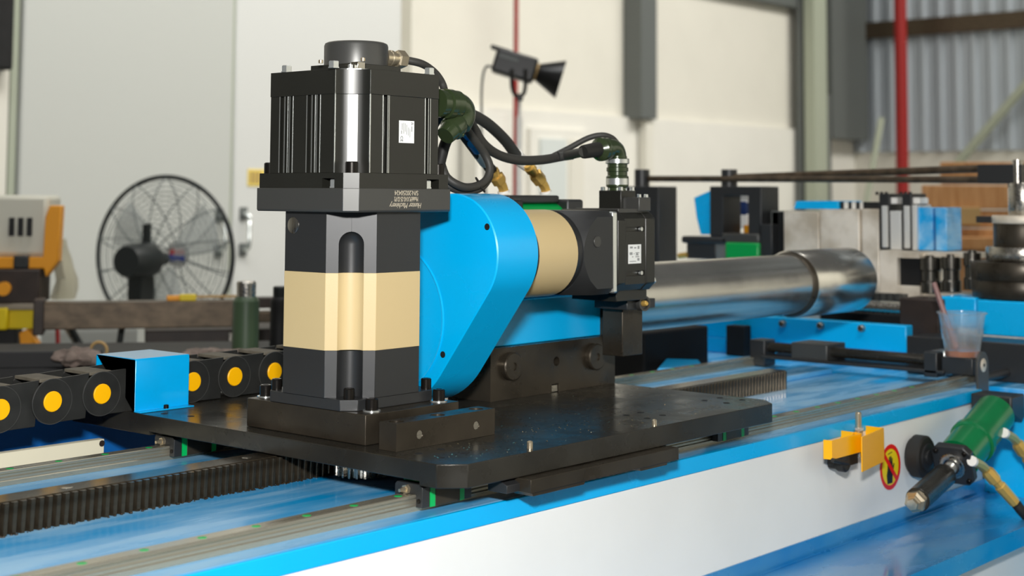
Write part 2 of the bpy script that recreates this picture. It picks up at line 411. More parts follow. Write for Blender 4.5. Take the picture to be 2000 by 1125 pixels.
carriage(1.588, xr, 'greasy rail carriage with green end at the far left under the plate')
xe = at_y(1416, 852, 1.119).x-.020
carriage(1.141, xe, 'rail carriage with green ends beneath the right end of the plate', False)

# ---------------------------------------------------------------- carriage plate
plate = thing('carriage_plate', 'large black steel base plate sprinkled with metal chips', 'plate', (1.48, 1.42, Z_UNDER))
def outline(y1): return [(1.1491, 1.0930), (1.1730, 1.0690), (1.7930, 1.0690), (1.8000, 1.0760), (1.8190, 1.0960), (1.8190, y1), (1.1491, y1)]
pb = MB().prism(outline(1.775), 'z', Z_UNDER, Z_PLATE).build('plate_body', 'oxide_plate', plate)
cut(pb, MB().box(1.10, 1.90, 1.118, 1.600, Z_UNDER-.01, Z_UNDER+.0045))
bv = pb.modifiers.new('bevel', 'BEVEL'); bv.width = .0009; bv.segments = 2; bv.limit_method = 'ANGLE'; bv.angle_limit = math.radians(40)
for (x, y) in ((818, 886), (861, 877.5), (908, 885), (861, 894), (1223, 811), (1251, 805.5), (1294, 811), (1264, 817), (1376, 782), (1406, 777), (1450, 781), (1419, 787), (321, 808), (373, 813)):
    q = at_z(x, y, Z_PLATE); disc(plate, (q.x, q.y, Z_PLATE-.0002), .0046, .0005, 'dark_void', (0, 0, 1), 'bolt_hole')
for (x, y, r, hh) in ((1035, 876, .0034, .009), (1278, 831, .0034, .008)):
    q = at_z(x, y, Z_PLATE); cap_screw(plate, (q.x, max(q.y, 1.074), Z_PLATE-.0005), r, hh, 'nickel', name='dowel_pin')
# metal chips scattered over the plate
ch = MB(); rnd = random.Random(3)
for i in range(420):
    if i < 220: x = rnd.gauss(1.50, .11); y = rnd.gauss(1.13, .045)
    elif i < 300: x = rnd.gauss(1.23, .04); y = rnd.gauss(1.115, .025)
    else: x = rnd.uniform(1.18, 1.80); y = rnd.uniform(1.08, 1.34)
    if not (1.175 < x < 1.80 and 1.08 < y < 1.35) or (x < 1.345 and y > 1.168) : continue
    a = rnd.uniform(0, 6.28); L = rnd.uniform(.0006, .0018); w = L*rnd.uniform(.3, .7); ca, sa = math.cos(a), math.sin(a)
    z = Z_PLATE
    ch.add([(x-L*ca, y-L*sa, z), (x+w*sa, y-w*ca, z+.0003), (x+L*ca, y+L*sa, z+.0008), (x-w*sa, y+w*ca, z+.0003)], [(0, 1, 2, 3)])
c = ch.build('metal_chips', 'chip_gold'); tag(c, 'tiny glinting metal chips scattered over the black plate', 'metal chips', kind='stuff')

# slotted cam bar below the front edge of the plate
cbar = thing('cam_bar', 'black steel bar with two low tabs below the plate front edge', 'bar', (1.40, 1.066, 1.071))
xa = at_y(1037, 940, 1.052).x; xb = at_y(1326, 885, 1.052).x
xl = at_y(1000, 950, 1.066).x
t1, t2, t3, t4 = [at_y(u, 930, 1.052).x for u in (1085, 1147, 1252, 1308)]
o = MB().box(xa, xb, 1.052, 1.090, 1.0735, 1.0885).build('bar', 'oxide_steel', cbar, .0006)
for a, c_ in ((xa+.004, t2), (t3, t4)): MB().prism([(a, 1.0740), (a+.003, 1.0695), (c_-.003, 1.0695), (c_, 1.0740)], 'y', 1.054, 1.082).build('tab', 'oxide_steel', cbar, .0005)
MB().prism([(1.068, 1.0745), (1.096, 1.0745), (1.096, 1.0885), (1.082, 1.0885), (1.068, 1.083)], 'x', xl-.006, xa+.001).build('slotted_end', 'cast_black', cbar, .0005)

# ---------------------------------------------------------------- base block and stop bar
base = thing('base_block', 'brown-black steel block the upright gear motor is bolted to', 'block', (1.2545, 1.335, Z_PLATE))
MB().box(1.1765, 1.3324, 1.2304, 1.4400, Z_PLATE+.0003, 1.1490).build('block', 'oxide_steel', base, .0009)
for (x, y) in ((726, 803), (857, 784), (519, 775)):
    q = at_z(x, y, 1.1490); cap_screw(base, (q.x, q.y, 1.1489), .0074, .0150, 'black_bolt', washer=.0104)
stop = thing('stop_bar', 'small drilled steel bar lying in front of the upright gear motor', 'bar', (1.2545, 1.19, Z_PLATE))
o = MB().box(1.1722, 1.3370, 1.1765, 1.2035, Z_PLATE+.0002, 1.1452).build('bar', 'oxide_steel', stop)
cuts = []
for (x, y) in ((820, 849), (930.5, 831)):
    q = at_y(x, y, 1.1765); cuts.append(MB().cyl((q.x, 1.17, q.z), (q.x, 1.192, q.z), .0050, n=20))
for (x, y) in ((776, 823.5), (859, 811), (933, 799)):
    q = at_z(x, y, 1.1452); cuts.append(MB().cyl((q.x, 1.190, 1.138), (q.x, 1.190, 1.15), .0088, n=24)); 
cut(o, *cuts)
for (x, y) in ((820, 849), (930.5, 831)):
    q = at_y(x, y, 1.1765); MB().lathe((q.x, 1.1772, q.z), (0, 1, 0), [(0, .0049), (.0135, .0049), (.0135, .0038), (.001, .0040)], 20).build('thread', 'steel', stop)
for (x, y) in ((776, 823.5), (859, 811), (933, 799)):
    q = at_z(x, y, 1.1452); cap_screw(stop, (q.x, 1.190, 1.1375), .0072, .0055, 'oxide_steel')

# ---------------------------------------------------------------- section of the motors
def section(cx, cy, z, h, c, gw=0.0, gd=0.0, slots=None, n=8):
    slots = slots or {}
    faces = [('-y', (-h+c, -h), (1, 0), (0, 1)), ('+x', (h, -h+c), (0, 1), (-1, 0)), ('+y', (h-c, h), (-1, 0), (0, -1)), ('-x', (-h, h-c), (0, -1), (1, 0))]
    pts = []; L = 2*(h-c)
    for k, (nm, s, d, nn) in enumerate(faces):
        P = lambda t, dep=0.0: (s[0]+d[0]*t+nn[0]*dep, s[1]+d[1]*t+nn[1]*dep)
        seg = []
        for (off, w, dep) in slots.get(nm, []):
            t = L/2+off*(d[0] or d[1]); seg.append((t, w, dep))
        pts.append(P(0))
        for (t, w, dep) in sorted(seg): pts += [P(t-w), P(t-w, dep), P(t+w, dep), P(t+w)]
        pts.append(P(L))
        e = P(L); s2 = faces[(k+1) % 4][1]; m = ((e[0]+s2[0])/2, (e[1]+s2[1])/2); D = Vector((s2[0]-e[0], s2[1]-e[1])); D.normalize(); N = Vector((-D.y, D.x))
        if gw:
            for i in range(n+1):
                u = -1+2*i/n; dep = gd*math.sqrt(max(0, 1-u*u)); pts.append((m[0]+D.x*u*gw+N.x*dep, m[1]+D.y*u*gw+N.y*dep))
    return [(cx+a, cy+b, z) for a, b in pts]
def S(z, h, c, gw=0.0, gd=0.0, slots=None): return section(AXX, AXY, z, h, c, gw, gd, slots)

# ---------------------------------------------------------------- upright gear motor
gm = thing('upright_gear_motor', 'tall upright servo motor on a black and beige planetary gearbox', 'gear motor', (AXX, AXY, 1.1490))
MB().loft([S(1.1491, .0764, .0150), S(1.1622, .0764, .0150)]).build('foot_flange', 'cast_black', gm, .0008)
MB().loft([S(1.1620, .0781, .0416, .0148, .0150), S(1.2169, .0781, .0416, .0148, .0150)]).build('lower_housing', 'cast_black', gm, .0005)
MB().loft([S(1.2168, .0785, .0420, .0148, .0085), S(1.3066, .0785, .0420, .0148, .0085)]).build('beige_band', 'beige_paint', gm, .0004, 'beige painted middle band')
rings = [S(1.3065, .0781, .0416, .0148, .0135), S(1.3400, .0781, .0416, .0148, .0135)]
for i in range(1, 9):
    a = math.pi/2*i/8; rings.append(S(1.3400+.0150*math.sin(a), .0781, .0416, max(.0148*math.cos(a), 2e-4), max(.0135*math.cos(a), 5e-5)))
rings.append(S(1.3778, .0781, .0416, 2e-4, 5e-5))
MB().loft(rings).build('upper_housing', 'cast_black', gm)
q = at_x(573, 440, AXX-.0781); disc(gm, (AXX-.0781, q.y, q.z), .0098, .0009, 'steel', (-1, 0, 0), 'filler_plug', 24)
MB().loft([S(1.3778, .0880, .0116), S(1.3800, .0900, .0136), S(1.4057, .0900, .0136)]).build('adapter_flange', 'satin_grey', gm, .0006)
mf = MB().loft([S(1.4057, .0877, .0130), S(1.4234, .0877, .0130)]).build('motor_flange', 'anodized_black', gm)
ql = at_x(641, 358, AXX-.0877); qr = at_y(845.5, 361, AXY-.0877)
cut(mf, MB().box(AXX-.10, AXX-.072, ql.y-.0105, ql.y+.0105, 1.4058, 1.4172), MB().box(qr.x-.0105, qr.x+.0105, AXY-.10, AXY-.072, 1.4058, 1.4172))
hex_bolt(gm, (AXX-.0815, ql.y-.0045, 1.4060), .0058, .0100); hex_bolt(gm, (qr.x-.0045, AXY-.0815, 1.4060), .0058, .0100)
sl = {'-x': [(.0375, .0028, .006), (.0285, .0026, .006), (.0195, .0026, .006), (-.0115, .0028, .006), (-.0205, .0026, .006), (-.0290, .0026, .006)], '-y': [(-.0318, .0048, .008), (.0390, .0042, .008)]}
MB().loft([S(1.4234, .0865, .0290, .0200, .0060, sl), S(1.5158, .0865, .0290, .0200, .0060, sl)]).build('motor_body', 'anodized_black', gm, .0004)
# aluminium corner strip on the near corner
k = .7071; cx, cy = AXX-.0865+.0178, AXY-.0865+.0178
st = MB(); 
for z in (0,):
    a = Vector((cx, cy, 0)); d = Vector((k, -k, 0)); nn = Vector((-k, -k, 0))
    st.loft([[a+d*u+nn*v+Vector((0, 0, zz)) for u, v in ((-.0060, -.004), (.0060, -.004), (.0060, -.0004), (-.0060, -.0004))] for zz in (1.4360, 1.5156)])
st.build('corner_strip', 'strip_aluminium', gm, .0003, 'bright aluminium corner strip')
# added bright strips on corner and fin edges, standing in for light they catch
def edge_glint(x, y, z0, z1, w): MB().box(x-w, x+w, y-w, y+w, z0, z1).build('edge_glint', 'zinc', gm)
edge_glint(AXX-.0864, AXY-.0575, 1.4238, 1.5440, .0005); edge_glint(AXX-.0575, AXY-.0864, 1.4238, 1.5440, .0005)
for yy in (.0406, .0314, .0259, .0224, .0166, -.0084, -.0176, -.0232, -.0262, -.0320): edge_glint(AXX-.0865, AXY+yy, 1.4240, 1.5156, .00035)
for xx in (-.0368, -.0290, -.0268, .0346, .0400, .0434): edge_glint(AXX+xx, AXY-.0865, 1.4240, 1.5156, .00035)
MB().loft([S(1.5158, .0872, .0296, .0204, .0065), S(1.5452, .0872, .0296, .0204, .0065)]).build('end_cap', 'anodized_black', gm, .0004)
MB().loft([S(1.5451, .0560, .0120), S(1.5484, .0560, .0120)]).build('gasket_plate', 'zinc', gm, .0004, 'thin bright gasket plate')
MB().loft([S(1.5484, .0430, .0080), S(1.5560, .0430, .0080)]).build('encoder_base', 'anodized_black', gm, .0005)
MB().lathe((AXX, AXY, 1.5555), (0, 0, 1), [(0, .0396), (.0255, .0396), (.0285, .0385), (.0300, .0355), (.0302, .0300), (.0302, 1e-4)], 56).build('encoder_cap', 'satin_grey', gm)
for (x, y) in ((560, 141.5), (652, 133), (838.5, 146)):
    q = at_z(x, y, 1.5452); hex_bolt(gm, (q.x, q.y, 1.5451), .0064, .0085)
for (x, y) in ((626.5, 123), (709, 119)):
    q = at_z(x, y, 1.5560); cap_screw(gm, (q.x, q.y, 1.5558), .0029, .0040, 'nickel', name='small_screw')
q = at_z(703, 130, 1.5484); MB().cbox((AXX-.040, AXY-.046, 1.5525), .012, .012, .0080).build('corner_lug', 'steel', gm, .0004)
q = at_z(690, 130, 1.5484); cap_screw(gm, (AXX-.0500, AXY-.0435, 1.5484), .0030, .0050, 'zinc', name='small_screw')
for (x, y, z) in ((683.5, 337, 1.4234), (862, 341, 1.4234), (521, 340, 1.4234)):
    q = at_z(x, 0, z) if False else None
for dx, dy in ((-.0725, -.0725), (.0725, -.0725), (-.0725, .0725)):
    cap_screw(gm, (AXX+dx, AXY+dy, 1.4233), .0080, .0135, 'black_bolt')
for dx, dy in ((-.0640, -.0640), (.0640, -.0640), (-.0640, .0640)):
    cap_screw(gm, (AXX+dx, AXY+dy, 1.1620), .0064, .0130, 'black_bolt')
# rating label
q0 = at_y(779.5, 235, AXY-.0866); q1 = at_y(808.5, 280, AXY-.0866); yl = AXY-.0868
lab = MB().box(q0.x, q1.x, yl, yl+.0003, q1.z, q0.z).build('rating_label', 'label_white', gm, label='white printed rating label')
lx, lz = q1.x-q0.x, q0.z-q1.z
pr = MB()
for u, v0, v1, w in ((.20, .12, .42, .035), (.30, .10, .58, .03), (.40, .12, .50, .03), (.50, .18, .62, .03), (.62, .30, .66, .03), (.72, .36, .74, .025), (.84, .24, .48, .05), (.16, .45, .60, .05)):
    pr.box(q0.x+lx*(u-w/2), q0.x+lx*(u+w/2), yl-.0001, yl, q0.z-lz*v1, q0.z-lz*v0)
pr.build('print_lines', 'print_grey', lab)
dm = MB()
for a in (90, 210, 330):
    cxx, czz = q0.x+lx*.86+.0011*math.sin(math.radians(a)), q0.z-lz*.12+.0011*math.cos(math.radians(a))
    dm.prism([(cxx-.0008, czz), (cxx, czz-.0008), (cxx+.0008, czz), (cxx, czz+.0008)], 'y', yl-.00012, yl)
dm.build('maker_emblem', 'print_dark', lab)
text('CE', .0058, 'print_dark', lab, 'approval_mark', (q0.x+lx*.17, yl-.0001, q1.z+lz*.18), (0, 0, -1), (1, 0, 0), depth=.00005)
# engraved writing on the adapter flange, upside down
yf = AXY-.0900-.0001
q = at_y(794, 376.5, yf); text('S/N:20250424', .0081, 'etch', gm, 'serial_number', (q.x, yf, q.z), (-1, 0, 0), (0, 0, -1), sx=.86)
q = at_y(793.5, 388.5, yf); text('Model:PLX142-25-S2-P2', .0081, 'etch', gm, 'model_text', (q.x, yf, q.z), (-1, 0, 0), (0, 0, -1), sx=.50)
q = at_y(793, 401, yf); text('Hunter Machinery', .0092, 'etch', gm, 'maker_name', (q.x, yf, q.z), (-1, 0, 0), (0, 0, -1), shear=.35, sx=.78)
# encoder gland and power connector
zg = at_y(790, 117, AXY-.012).z; yg = AXY-.012
b = MB(); b.lathe((AXX+.036, yg, zg), (1, 0, 0), [(0, .0098), (.008, .0098), (.009, .0105), (.013, .0105), (.014, .0090), (.022, .0090)], 24); b.build('gland_body', 'nickel', gm)
b = MB(); b.lathe((AXX+.056, yg, zg), (1, 0, 0), [(0, .0100), (.002, .0118), (.014, .0118), (.017, .0085), (.019, .0070)], 6); b.build('gland_nut', 'nickel', gm)
YC = AXY-.056; cc = at_y(878, 203, YC); X0 = AXX+.0865
b = MB(); b.lathe((X0, YC, cc.z), (1, 0, 0), [(0, .0180), (.006, .0180), (.006, .0165), (.014, .0165), (.015, .0190), (.024, .0190), (.026, .0170), (.030, .0178), (.036, .0178)], 32)
b.build('connector_collar', 'olive', gm)
b = MB(); b.tube([(X0+.026, YC+.004, cc.z+.001), (X0+.040, YC+.004, cc.z), (X0+.051, YC+.004, cc.z-.006), (X0+.052, YC+.004, cc.z-.016), (X0+.046, YC+.004, cc.z-.026)], lambda t: .0172-.003*abs(t-.4), 20)
b.build('connector_elbow', 'olive', gm)
b = MB(); e0 = Vector((X0+.044, YC+.004, cc.z-.022)); e1 = Vector((X0+.016, YC+.004, cc.z-.044))
b.lathe(e0, e1-e0, [(0, .0150), (.005, .0165), (.016, .0165), (.018, .0140), (.030, .0120)], 24); b.build('connector_clamp', 'olive', gm)
disc(gm, e0+(e1-e0)*.75+Vector((.016, -.010, 0)), .0030, .004, 'olive', (1, -1, 0), 'clamp_screw')
# ---------------------------------------------------------------- blue belt housing
C1, R1, C2, R2 = (1.288, 1.3234), .0770, (1.400, 1.238), .1150
def hull(c1, r1, c2, r2, n=40):
    d = math.hypot(c2[0]-c1[0], c2[1]-c1[1]); a = math.atan2(c2[1]-c1[1], c2[0]-c1[0]); b = math.acos((r1-r2)/d)
    pts = []
    s0, s1 = a+b, a+2*math.pi-b
    for i in range(n+1): t = s0+(s1-s0)*i/n; pts.append((c1[0]+r1*math.cos(t), c1[1]+r1*math.sin(t)))
    s0, s1 = a-b, a+b
    for i in range(n+1): t = s0+(s1-s0)*i/n; pts.append((c2[0]+r2*math.cos(t), c2[1]+r2*math.sin(t)))
    return pts
XH0, XH1 = 1.380, 1.458
hs = thing('belt_housing', 'glossy sky blue teardrop belt housing behind the upright motor', 'housing', (1.42, 1.36, Z_PLATE))
hp = hull(C1, R1, C2, R2); hi = hull(C1, R1-.0016, C2, R2-.0016)
b = MB(); b.loft([[(XH0, y, z) for y, z in hi], [(XH0+.0016, y, z) for y, z in hp], [(XH1, y, z) for y, z in hp]]); b.build('cover', 'blue_paint', hs)
b = MB(); b.torus((XH0, C2[0], C2[1]), (1, 0, 0), .097, .0016, 72, 8); b.build('embossed_ring', 'blue_paint', hs)
for (x, y) in ((951.5, 443), (865, 692.5)):
    q = at_x(x, y, XH0); disc(hs, (XH0, q.y, q.z), .0042, .0006, 'dark_void', (-1, 0, 0), 'screw_hole')
for (x, y) in ((885, 662), (868, 710), (872, 716)):
    q = at_x(x+17, y, XH0+.012); 

# ---------------------------------------------------------------- bearing block under the spindle
bb = thing('bearing_block', 'black steel bearing block with two round caps on the plate', 'bearing block', (1.68, 1.40, Z_PLATE))
o = MB().prism([(1.536, Z_PLATE+.0002), (1.8215, Z_PLATE+.0002), (1.8215, 1.1820), (1.8170, 1.1868), (1.536, 1.1868)], 'y', 1.360, 1.440).build('block', 'oxide_steel', bb)
xs = at_y(1085, 760, 1.36).x
cut(o, MB().box(xs-.0085, xs+.0085, 1.35, 1.374, Z_PLATE-.01, Z_PLATE+.0120), MB().cyl((at_y(1087, 706, 1.36).x, 1.35, 1.1585), (at_y(1087, 706, 1.36).x, 1.375, 1.1585), .0068, n=20))
MB().box(xs-.0075, xs+.0075, 1.362, 1.372, Z_PLATE+.0004, Z_PLATE+.0105).build('key', 'steel', bb, .0008)
for (x, y) in ((1004, 716), (1167, 697)):
    q = at_y(x, y, 1.352)
    k = MB(); k.lathe((q.x, 1.3602, q.z), (0, -1, 0), [(0, .0195), (.0075, .0195), (.0090, .0180), (.0090, .0055), (.0070, .0050), (.0070, 1e-4)], 36); k.build('round_cap', 'oxide_steel', bb)
for x in (1.60, 1.70, 1.79): disc(bb, (x, 1.368, 1.1866), .0060, .0005, 'black_bolt', (0, 0, 1), 'screw_hole')
sb = thing('spindle_box', 'blue spindle box standing on the black bearing block', 'spindle box', (1.64, 1.42, 1.1868))
MB().box(1.466, 1.8005, 1.3715, 1.50, 1.1870, 1.2500).build('box', 'blue_paint', sb, .0015)
MB().box(1.492, 1.7985, 1.385, 1.49, 1.2500, 1.3133).build('box_top', 'blue_paint', sb, .0015)

# ---------------------------------------------------------------- horizontal gear motor
MY, MZ = 1.2880, 1.3205
hm = thing('horizontal_gear_motor', 'horizontal servo motor with beige gearbox behind the blue housing', 'gear motor', (1.60, MY, MZ))
def lx(prof, name, m, bevel=0, n=48, label=None): b = MB(); b.lathe((prof[0][0], MY, MZ), (1, 0, 0), [(x-prof[0][0], r) for x, r in prof], n); return b.build(name, m, hm, bevel, label)
lx([(1.4585, .0640), (1.4685, .0640), (1.4690, .0600), (1.4815, .0600)], 'rear_ring', 'cast_black')
lx([(1.4810, .0588), (1.5640, .0588)], 'beige_band', 'beige_paint', label='beige painted cylindrical band')
lx([(1.5638, .0570), (1.5720, .0560), (1.5960, .0560)], 'neck', 'cast_black')
ad = MB().box(1.578, 1.6436, MY-.0575, MY+.0575, MZ-.0575, MZ+.0575).build('adapter', 'cast_black', hm)
intersect(ad, MB().lathe((1.578, MY, MZ), (1, 0, 0), [(0, .0576), (.014, .0680), (.030, .0755), (.0705, .0755)], 64))
q = at_y(1166, 472, MY-.0575); disc(hm, (q.x, MY-.0574, q.z), .0078, .0016, 'satin_grey', (0, -1, 0), 'plug_button', 24)
MB().box(1.6435, 1.6545, MY-.0570, MY+.0560, MZ-.0560, MZ+.0560).build('silver_shim', 'zinc', hm, .002, 'bright flange edge')
MB().prism([(MY+a, MZ+c) for a, c in ((-.0585, -.044), (-.044, -.0585), (.044, -.0585), (.0585, -.044), (.0585, .044), (.044, .0585), (-.044, .0585), (-.0585, .044))], 'x', 1.6545, 1.6720).build('motor_flange', 'anodized_black', hm, .0012)
mb_ = MB().prism([(MY+a, MZ+c) for a, c in ((-.0545, -.046), (-.046, -.0545), (.046, -.0545), (.0545, -.046), (.0545, .046), (.046, .0545), (-.046, .0545), (-.0545, .046))], 'x', 1.6720, 1.7240).build('motor_body', 'anodized_black', hm)
cut(mb_, MB().box(1.6785, 1.7215, MY-.07, MY-.0490, MZ+.0275, MZ+.0345), MB().box(1.6785, 1.7215, MY-.07, MY-.0490, MZ-.0345, MZ-.0275))
for s in (1, -1): disc(hm, (1.7165, MY-.0500, MZ+.031*s), .0030, .004, 'zinc', (0, -1, 0), 'slot_screw')
MB().prism([(MY+a, MZ+c) for a, c in ((-.0560, -.046), (-.046, -.0560), (.046, -.0560), (.0560, -.046), (.0560, .046), (.046, .0560), (-.046, .0560), (-.0560, .046))], 'x', 1.7238, 1.7460).build('end_cap', 'anodized_black', hm, .0015)
hex_bolt(hm, (1.7458, MY-.0490, MZ-.0430), .0052, .006, axis=(1, 0, 0)); hex_bolt(hm, (1.6480, MY-.0500, MZ-.0430), .0060, .006, axis=(-1, -.4, 0))
q0 = at_y(1227, 478, MY-.0546); q1 = at_y(1252, 514, MY-.0546); yl = MY-.0548
lab = MB().box(q0.x, q1.x, yl, yl+.0003, q1.z, q0.z).build('rating_label', 'label_white', hm, label='white rating label on the motor side')
pr = MB(); w = q1.x-q0.x; h_ = q0.z-q1.z
for (u, v, a, c) in ((.12, .10, .22, .10), (.45, .14, .16, .07), (.72, .08, .14, .16), (.10, .40, .22, .14), (.42, .46, .06, .05), (.55, .42, .30, .05), (.55, .62, .30, .05), (.70, .72, .16, .14), (.10, .86, .5, .04), (.30, .62, .08, .05)):
    pr.box(q0.x+w*u, q0.x+w*(u+a), yl-.0001, yl, q0.z-h_*(v+c), q0.z-h_*v)
pr.prism([(q0.x+w*.55, q0.z-h_*.58), (q0.x+w*.68, q0.z-h_*.40), (q0.x+w*.81, q0.z-h_*.58)], 'y', yl-.00012, yl)
pr.build('print_marks', 'print_grey', lab)
# lower encoder housing
MB().box(1.675, 1.748, MY-.040, MY+.040, MZ-.0705, MZ-.0540).build('encoder_foot', 'anodized_black', hm, .001)
MB().box(1.670, 1.742, MY-.047, MY+.030, MZ+.0540, MZ+.0600).build('top_pad', 'satin_grey', hm, .0006)
# terminal box and connector
zt0, zt1 = MZ+.0580, at_y(1213, 372, MY-.022).z
tx0 = at_y(1213, 390, MY-.022).x; tx1 = tx0+.036; ty0, ty1 = MY-.022, MY+.018
MB().box(tx0, tx1, ty0, ty1, zt0, zt1).build('terminal_box', 'anodized_black', hm, .0008)
for (x, y) in ((tx0+.004, ty1-.004), (tx0+.004, ty0+.004), (tx1-.004, ty0+.004)): hex_bolt(hm, (x, y, zt1-.0002), .0036, .0055)
tcx, tcy = tx0+.018, MY-.002
k = zt1
b = MB(); b.lathe((tcx, tcy, k), (0, 0, 1), [(0, .0145), (.004, .0140), (.006, .0165), (.020, .0165), (.022, .0145), (.027, .0145), (.028, .0160), (.033, .0160), (.034, .0145), (.038, .0145), (.039, .0172), (.046, .0172), (.047, .0140), (.050, .0140)], 28)
b.build('connector_barrel', 'olive', hm)
z1 = k+.050
MB().lathe((tcx, tcy, k+.0085), (0, 0, 1), [(0, .0167), (.009, .0167)], 28).build('chrome_band', 'zinc', hm); MB().lathe((tcx, tcy, k+.0395), (0, 0, 1), [(0, .0174), (.006, .0174)], 28).build('chrome_band', 'zinc', hm)
cl = at_y(1160, 296, tcy); el = at_y(1195, 290, tcy)
b = MB(); b.tube([(tcx, tcy, z1-.004), (tcx, tcy, z1+.002), (tcx-.005, tcy, z1+.009), (tcx-.015, tcy, z1+.0115), (tcx-.027, tcy, z1+.0100)], .0130, 20); b.build('connector_elbow', 'olive', hm)
b = MB(); b.lathe((tcx-.022, tcy, z1+.0105), (-1, 0, -.10), [(0, .0135), (.003, .0160), (.010, .0160), (.012, .0140), (.014, .0172), (.020, .0172), (.026, .0100)], 20); b.build('connector_clamp', 'olive', hm)
S_END = Vector((tcx-.046, tcy, z1+.0085))
b = MB(); b.lathe(S_END, (-1, 0, -.13), [(0, .0110), (.034, .0098), (.036, .0090)], 18); b.build('strain_relief', 'rubber_dark', hm)
MB().box(1.716, 1.744, MY-.050, MY-.018, MZ+.0560, MZ+.0760).build('encoder_plug', 'satin_grey', hm, .0012)
for dx in (.005, .022): hex_bolt(hm, (1.717+dx, MY-.045, MZ+.0760), .0032, .0045)
MB().box(1.735, 1.741, MY-.006, MY+.004, MZ+.066, MZ+.102).build('white_tab', 'nickel', hm)

# ---------------------------------------------------------------- spindle tube
SY, SZ = 1.400, 1.2370
sp = thing('spindle_tube', 'large bright steel spindle tube pointing at the bending head', 'spindle', (2.2, SY, SZ))
MB().lathe((1.800, SY, SZ), (1, 0, 0), [(0, .0760), (.026, .0760), (.030, .060), (.045, .060)], 64).build('flange', 'oxide_steel', sp, .0006)
MB().lathe((1.84, SY, SZ), (1, 0, 0), [(0, .0545), (.566, .0545)], 96).build('tube', 'spindle_steel', sp)
MB().lathe((2.400, SY, SZ), (1, 0, 0), [(0, .0520), (.004, .0570), (.014, .0600), (.020, .0570)], 96).build('collar', 'oxide_steel', sp)
MB().lathe((2.414, SY, SZ), (1, 0, 0), [(0, .0600), (.004, .0622), (.222, .0622), (.236, .0560), (.236, .030)], 96).build('chuck_sleeve', 'spindle_steel', sp)
cbk = thing('spindle_clamp', 'black clamp block with a brass-centred knob below the horizontal motor', 'clamp', (1.85, 1.35, 1.16))
k0, k1 = at_y(1216, 650, 1.285).x, at_y(1255, 650, 1.285).x; kz = at_y(1230, 695, 1.285).z
MB().box(k0, k1, 1.285, 1.3215, kz, 1.2350).build('block', 'oxide_steel', cbk, .001)
MB().box(k0-.02, k1, 1.262, 1.3215, 1.2352, 1.2490).build('arm', 'cast_black', cbk, .001)
kq = Vector((at_y(1251, 592, 1.262).x, 1.2625, at_y(1251, 592, 1.262).z))
b = MB(); b.lathe(kq, (-.2, -1, 0), [(0, .0110), (.010, .0110), (.010, .0085), (.006, .0075), (.006, 1e-4)], 24); b.build('knob', 'satin_grey', cbk)
b = MB(); b.lathe(kq+Vector((-.001, -.006, 0)), (-.2, -1, 0), [(0, .0045), (.006, .0040), (.008, .0025)], 12); b.build('brass_tip', 'brass', cbk)

# ---------------------------------------------------------------- green hydraulic cylinder behind the housing
gc = thing('clamping_cylinder', 'small green hydraulic cylinder with black ends behind the beige gearbox', 'hydraulic cylinder', (1.75, 1.45, 1.3))
gx0, gx1, gx2 = at_y(985, 395, 1.45).x, at_y(1077, 395, 1.45).x, at_y(1106, 395, 1.45).x
MB().cyl((gx0, 1.45, 1.3535), (gx1+.005, 1.45, 1.3535), .034, n=40).build('barrel', 'green_bright', gc)
MB().box(gx1-.002, gx2, 1.415, 1.485, 1.3190, 1.3925).build('end_block', 'cast_black', gc, .004)
MB().box(gx0-.01, gx1-.002, 1.432, 1.470, 1.3860, 1.3985).build('top_bar', 'cast_black', gc, .003)
MB().box(gx0-.045, gx0+.004, 1.415, 1.485, 1.3190, 1.3925).build('end_block', 'cast_black', gc, .004)
MB().box(gx0-.05, gx2-.005, 1.42, 1.48, 1.3135, 1.320).build('foot_plate', 'oxide_steel', gc, .001)
MB().box(gx2-.01, gx2+.07, 1.42, 1.47, 1.3640, 1.3745).build('rod_plate', 'satin_grey', gc, .001)

# ---------------------------------------------------------------- brass fittings and hoses
def fitting(label, base, knee, top, hose):
    t = thing('brass_fitting', label, 'pipe fitting', base, 'angled brass fittings')
    base, knee, top = Vector(base), Vector(knee), Vector(top)
    d = (top-knee); L = d.length
    MB().lathe(base, knee-base, [(0, .0090), (.0035, .0090)], 16).build('white_washer', 'white_plastic', t)
    b = MB(); b.tube([base+Vector((0, 0, .003)), knee-(knee-base)*.15, knee+d*.18], .0082, 6, 4); b.build('elbow', 'brass', t)
    b = MB(); b.lathe(knee+d*.18, d, [(0, .0088), (L*.04, .0112), (L*.36, .0112), (L*.40, .0085)], 6); b.build('hex_nut', 'brass', t)
    b = MB(); b.lathe(knee+d*.58, d, [(0, .0072), (L*.14, .0072), (L*.16, .0092), (L*.30, .0092), (L*.32, .0066), (L*.42, .0066)], 12); b.build('stem', 'brass', t)
    return t
yb = 1.45
f1b, f1k, f1t = at_y(1066, 377, yb), at_y(1063, 362, yb), at_y(1030, 322, yb)
fitting('brass elbow fitting above the green cylinder, under the thick white-tagged hose', f1b, f1k, f1t, None)
f2b, f2k, f2t = at_y(984, 377, yb), at_y(981, 362, yb), at_y(960, 330, yb)
fitting('brass elbow fitting half hidden behind the looped cable', f2b, f2k, f2t, None)
def cable(name, label, cat, pts, r, m='rubber', group=None, n=12):
    b = MB(); b.tube(pts, r, n, 8); o = b.build(name, m, None, loc=tuple(pts[0])); return tag(o, label, cat, group)
D = at_d
hose = thing('hydraulic_hose', 'thick black hydraulic hose with white tag arching to the brass fitting', 'hose', D(905, 218, 2.02))
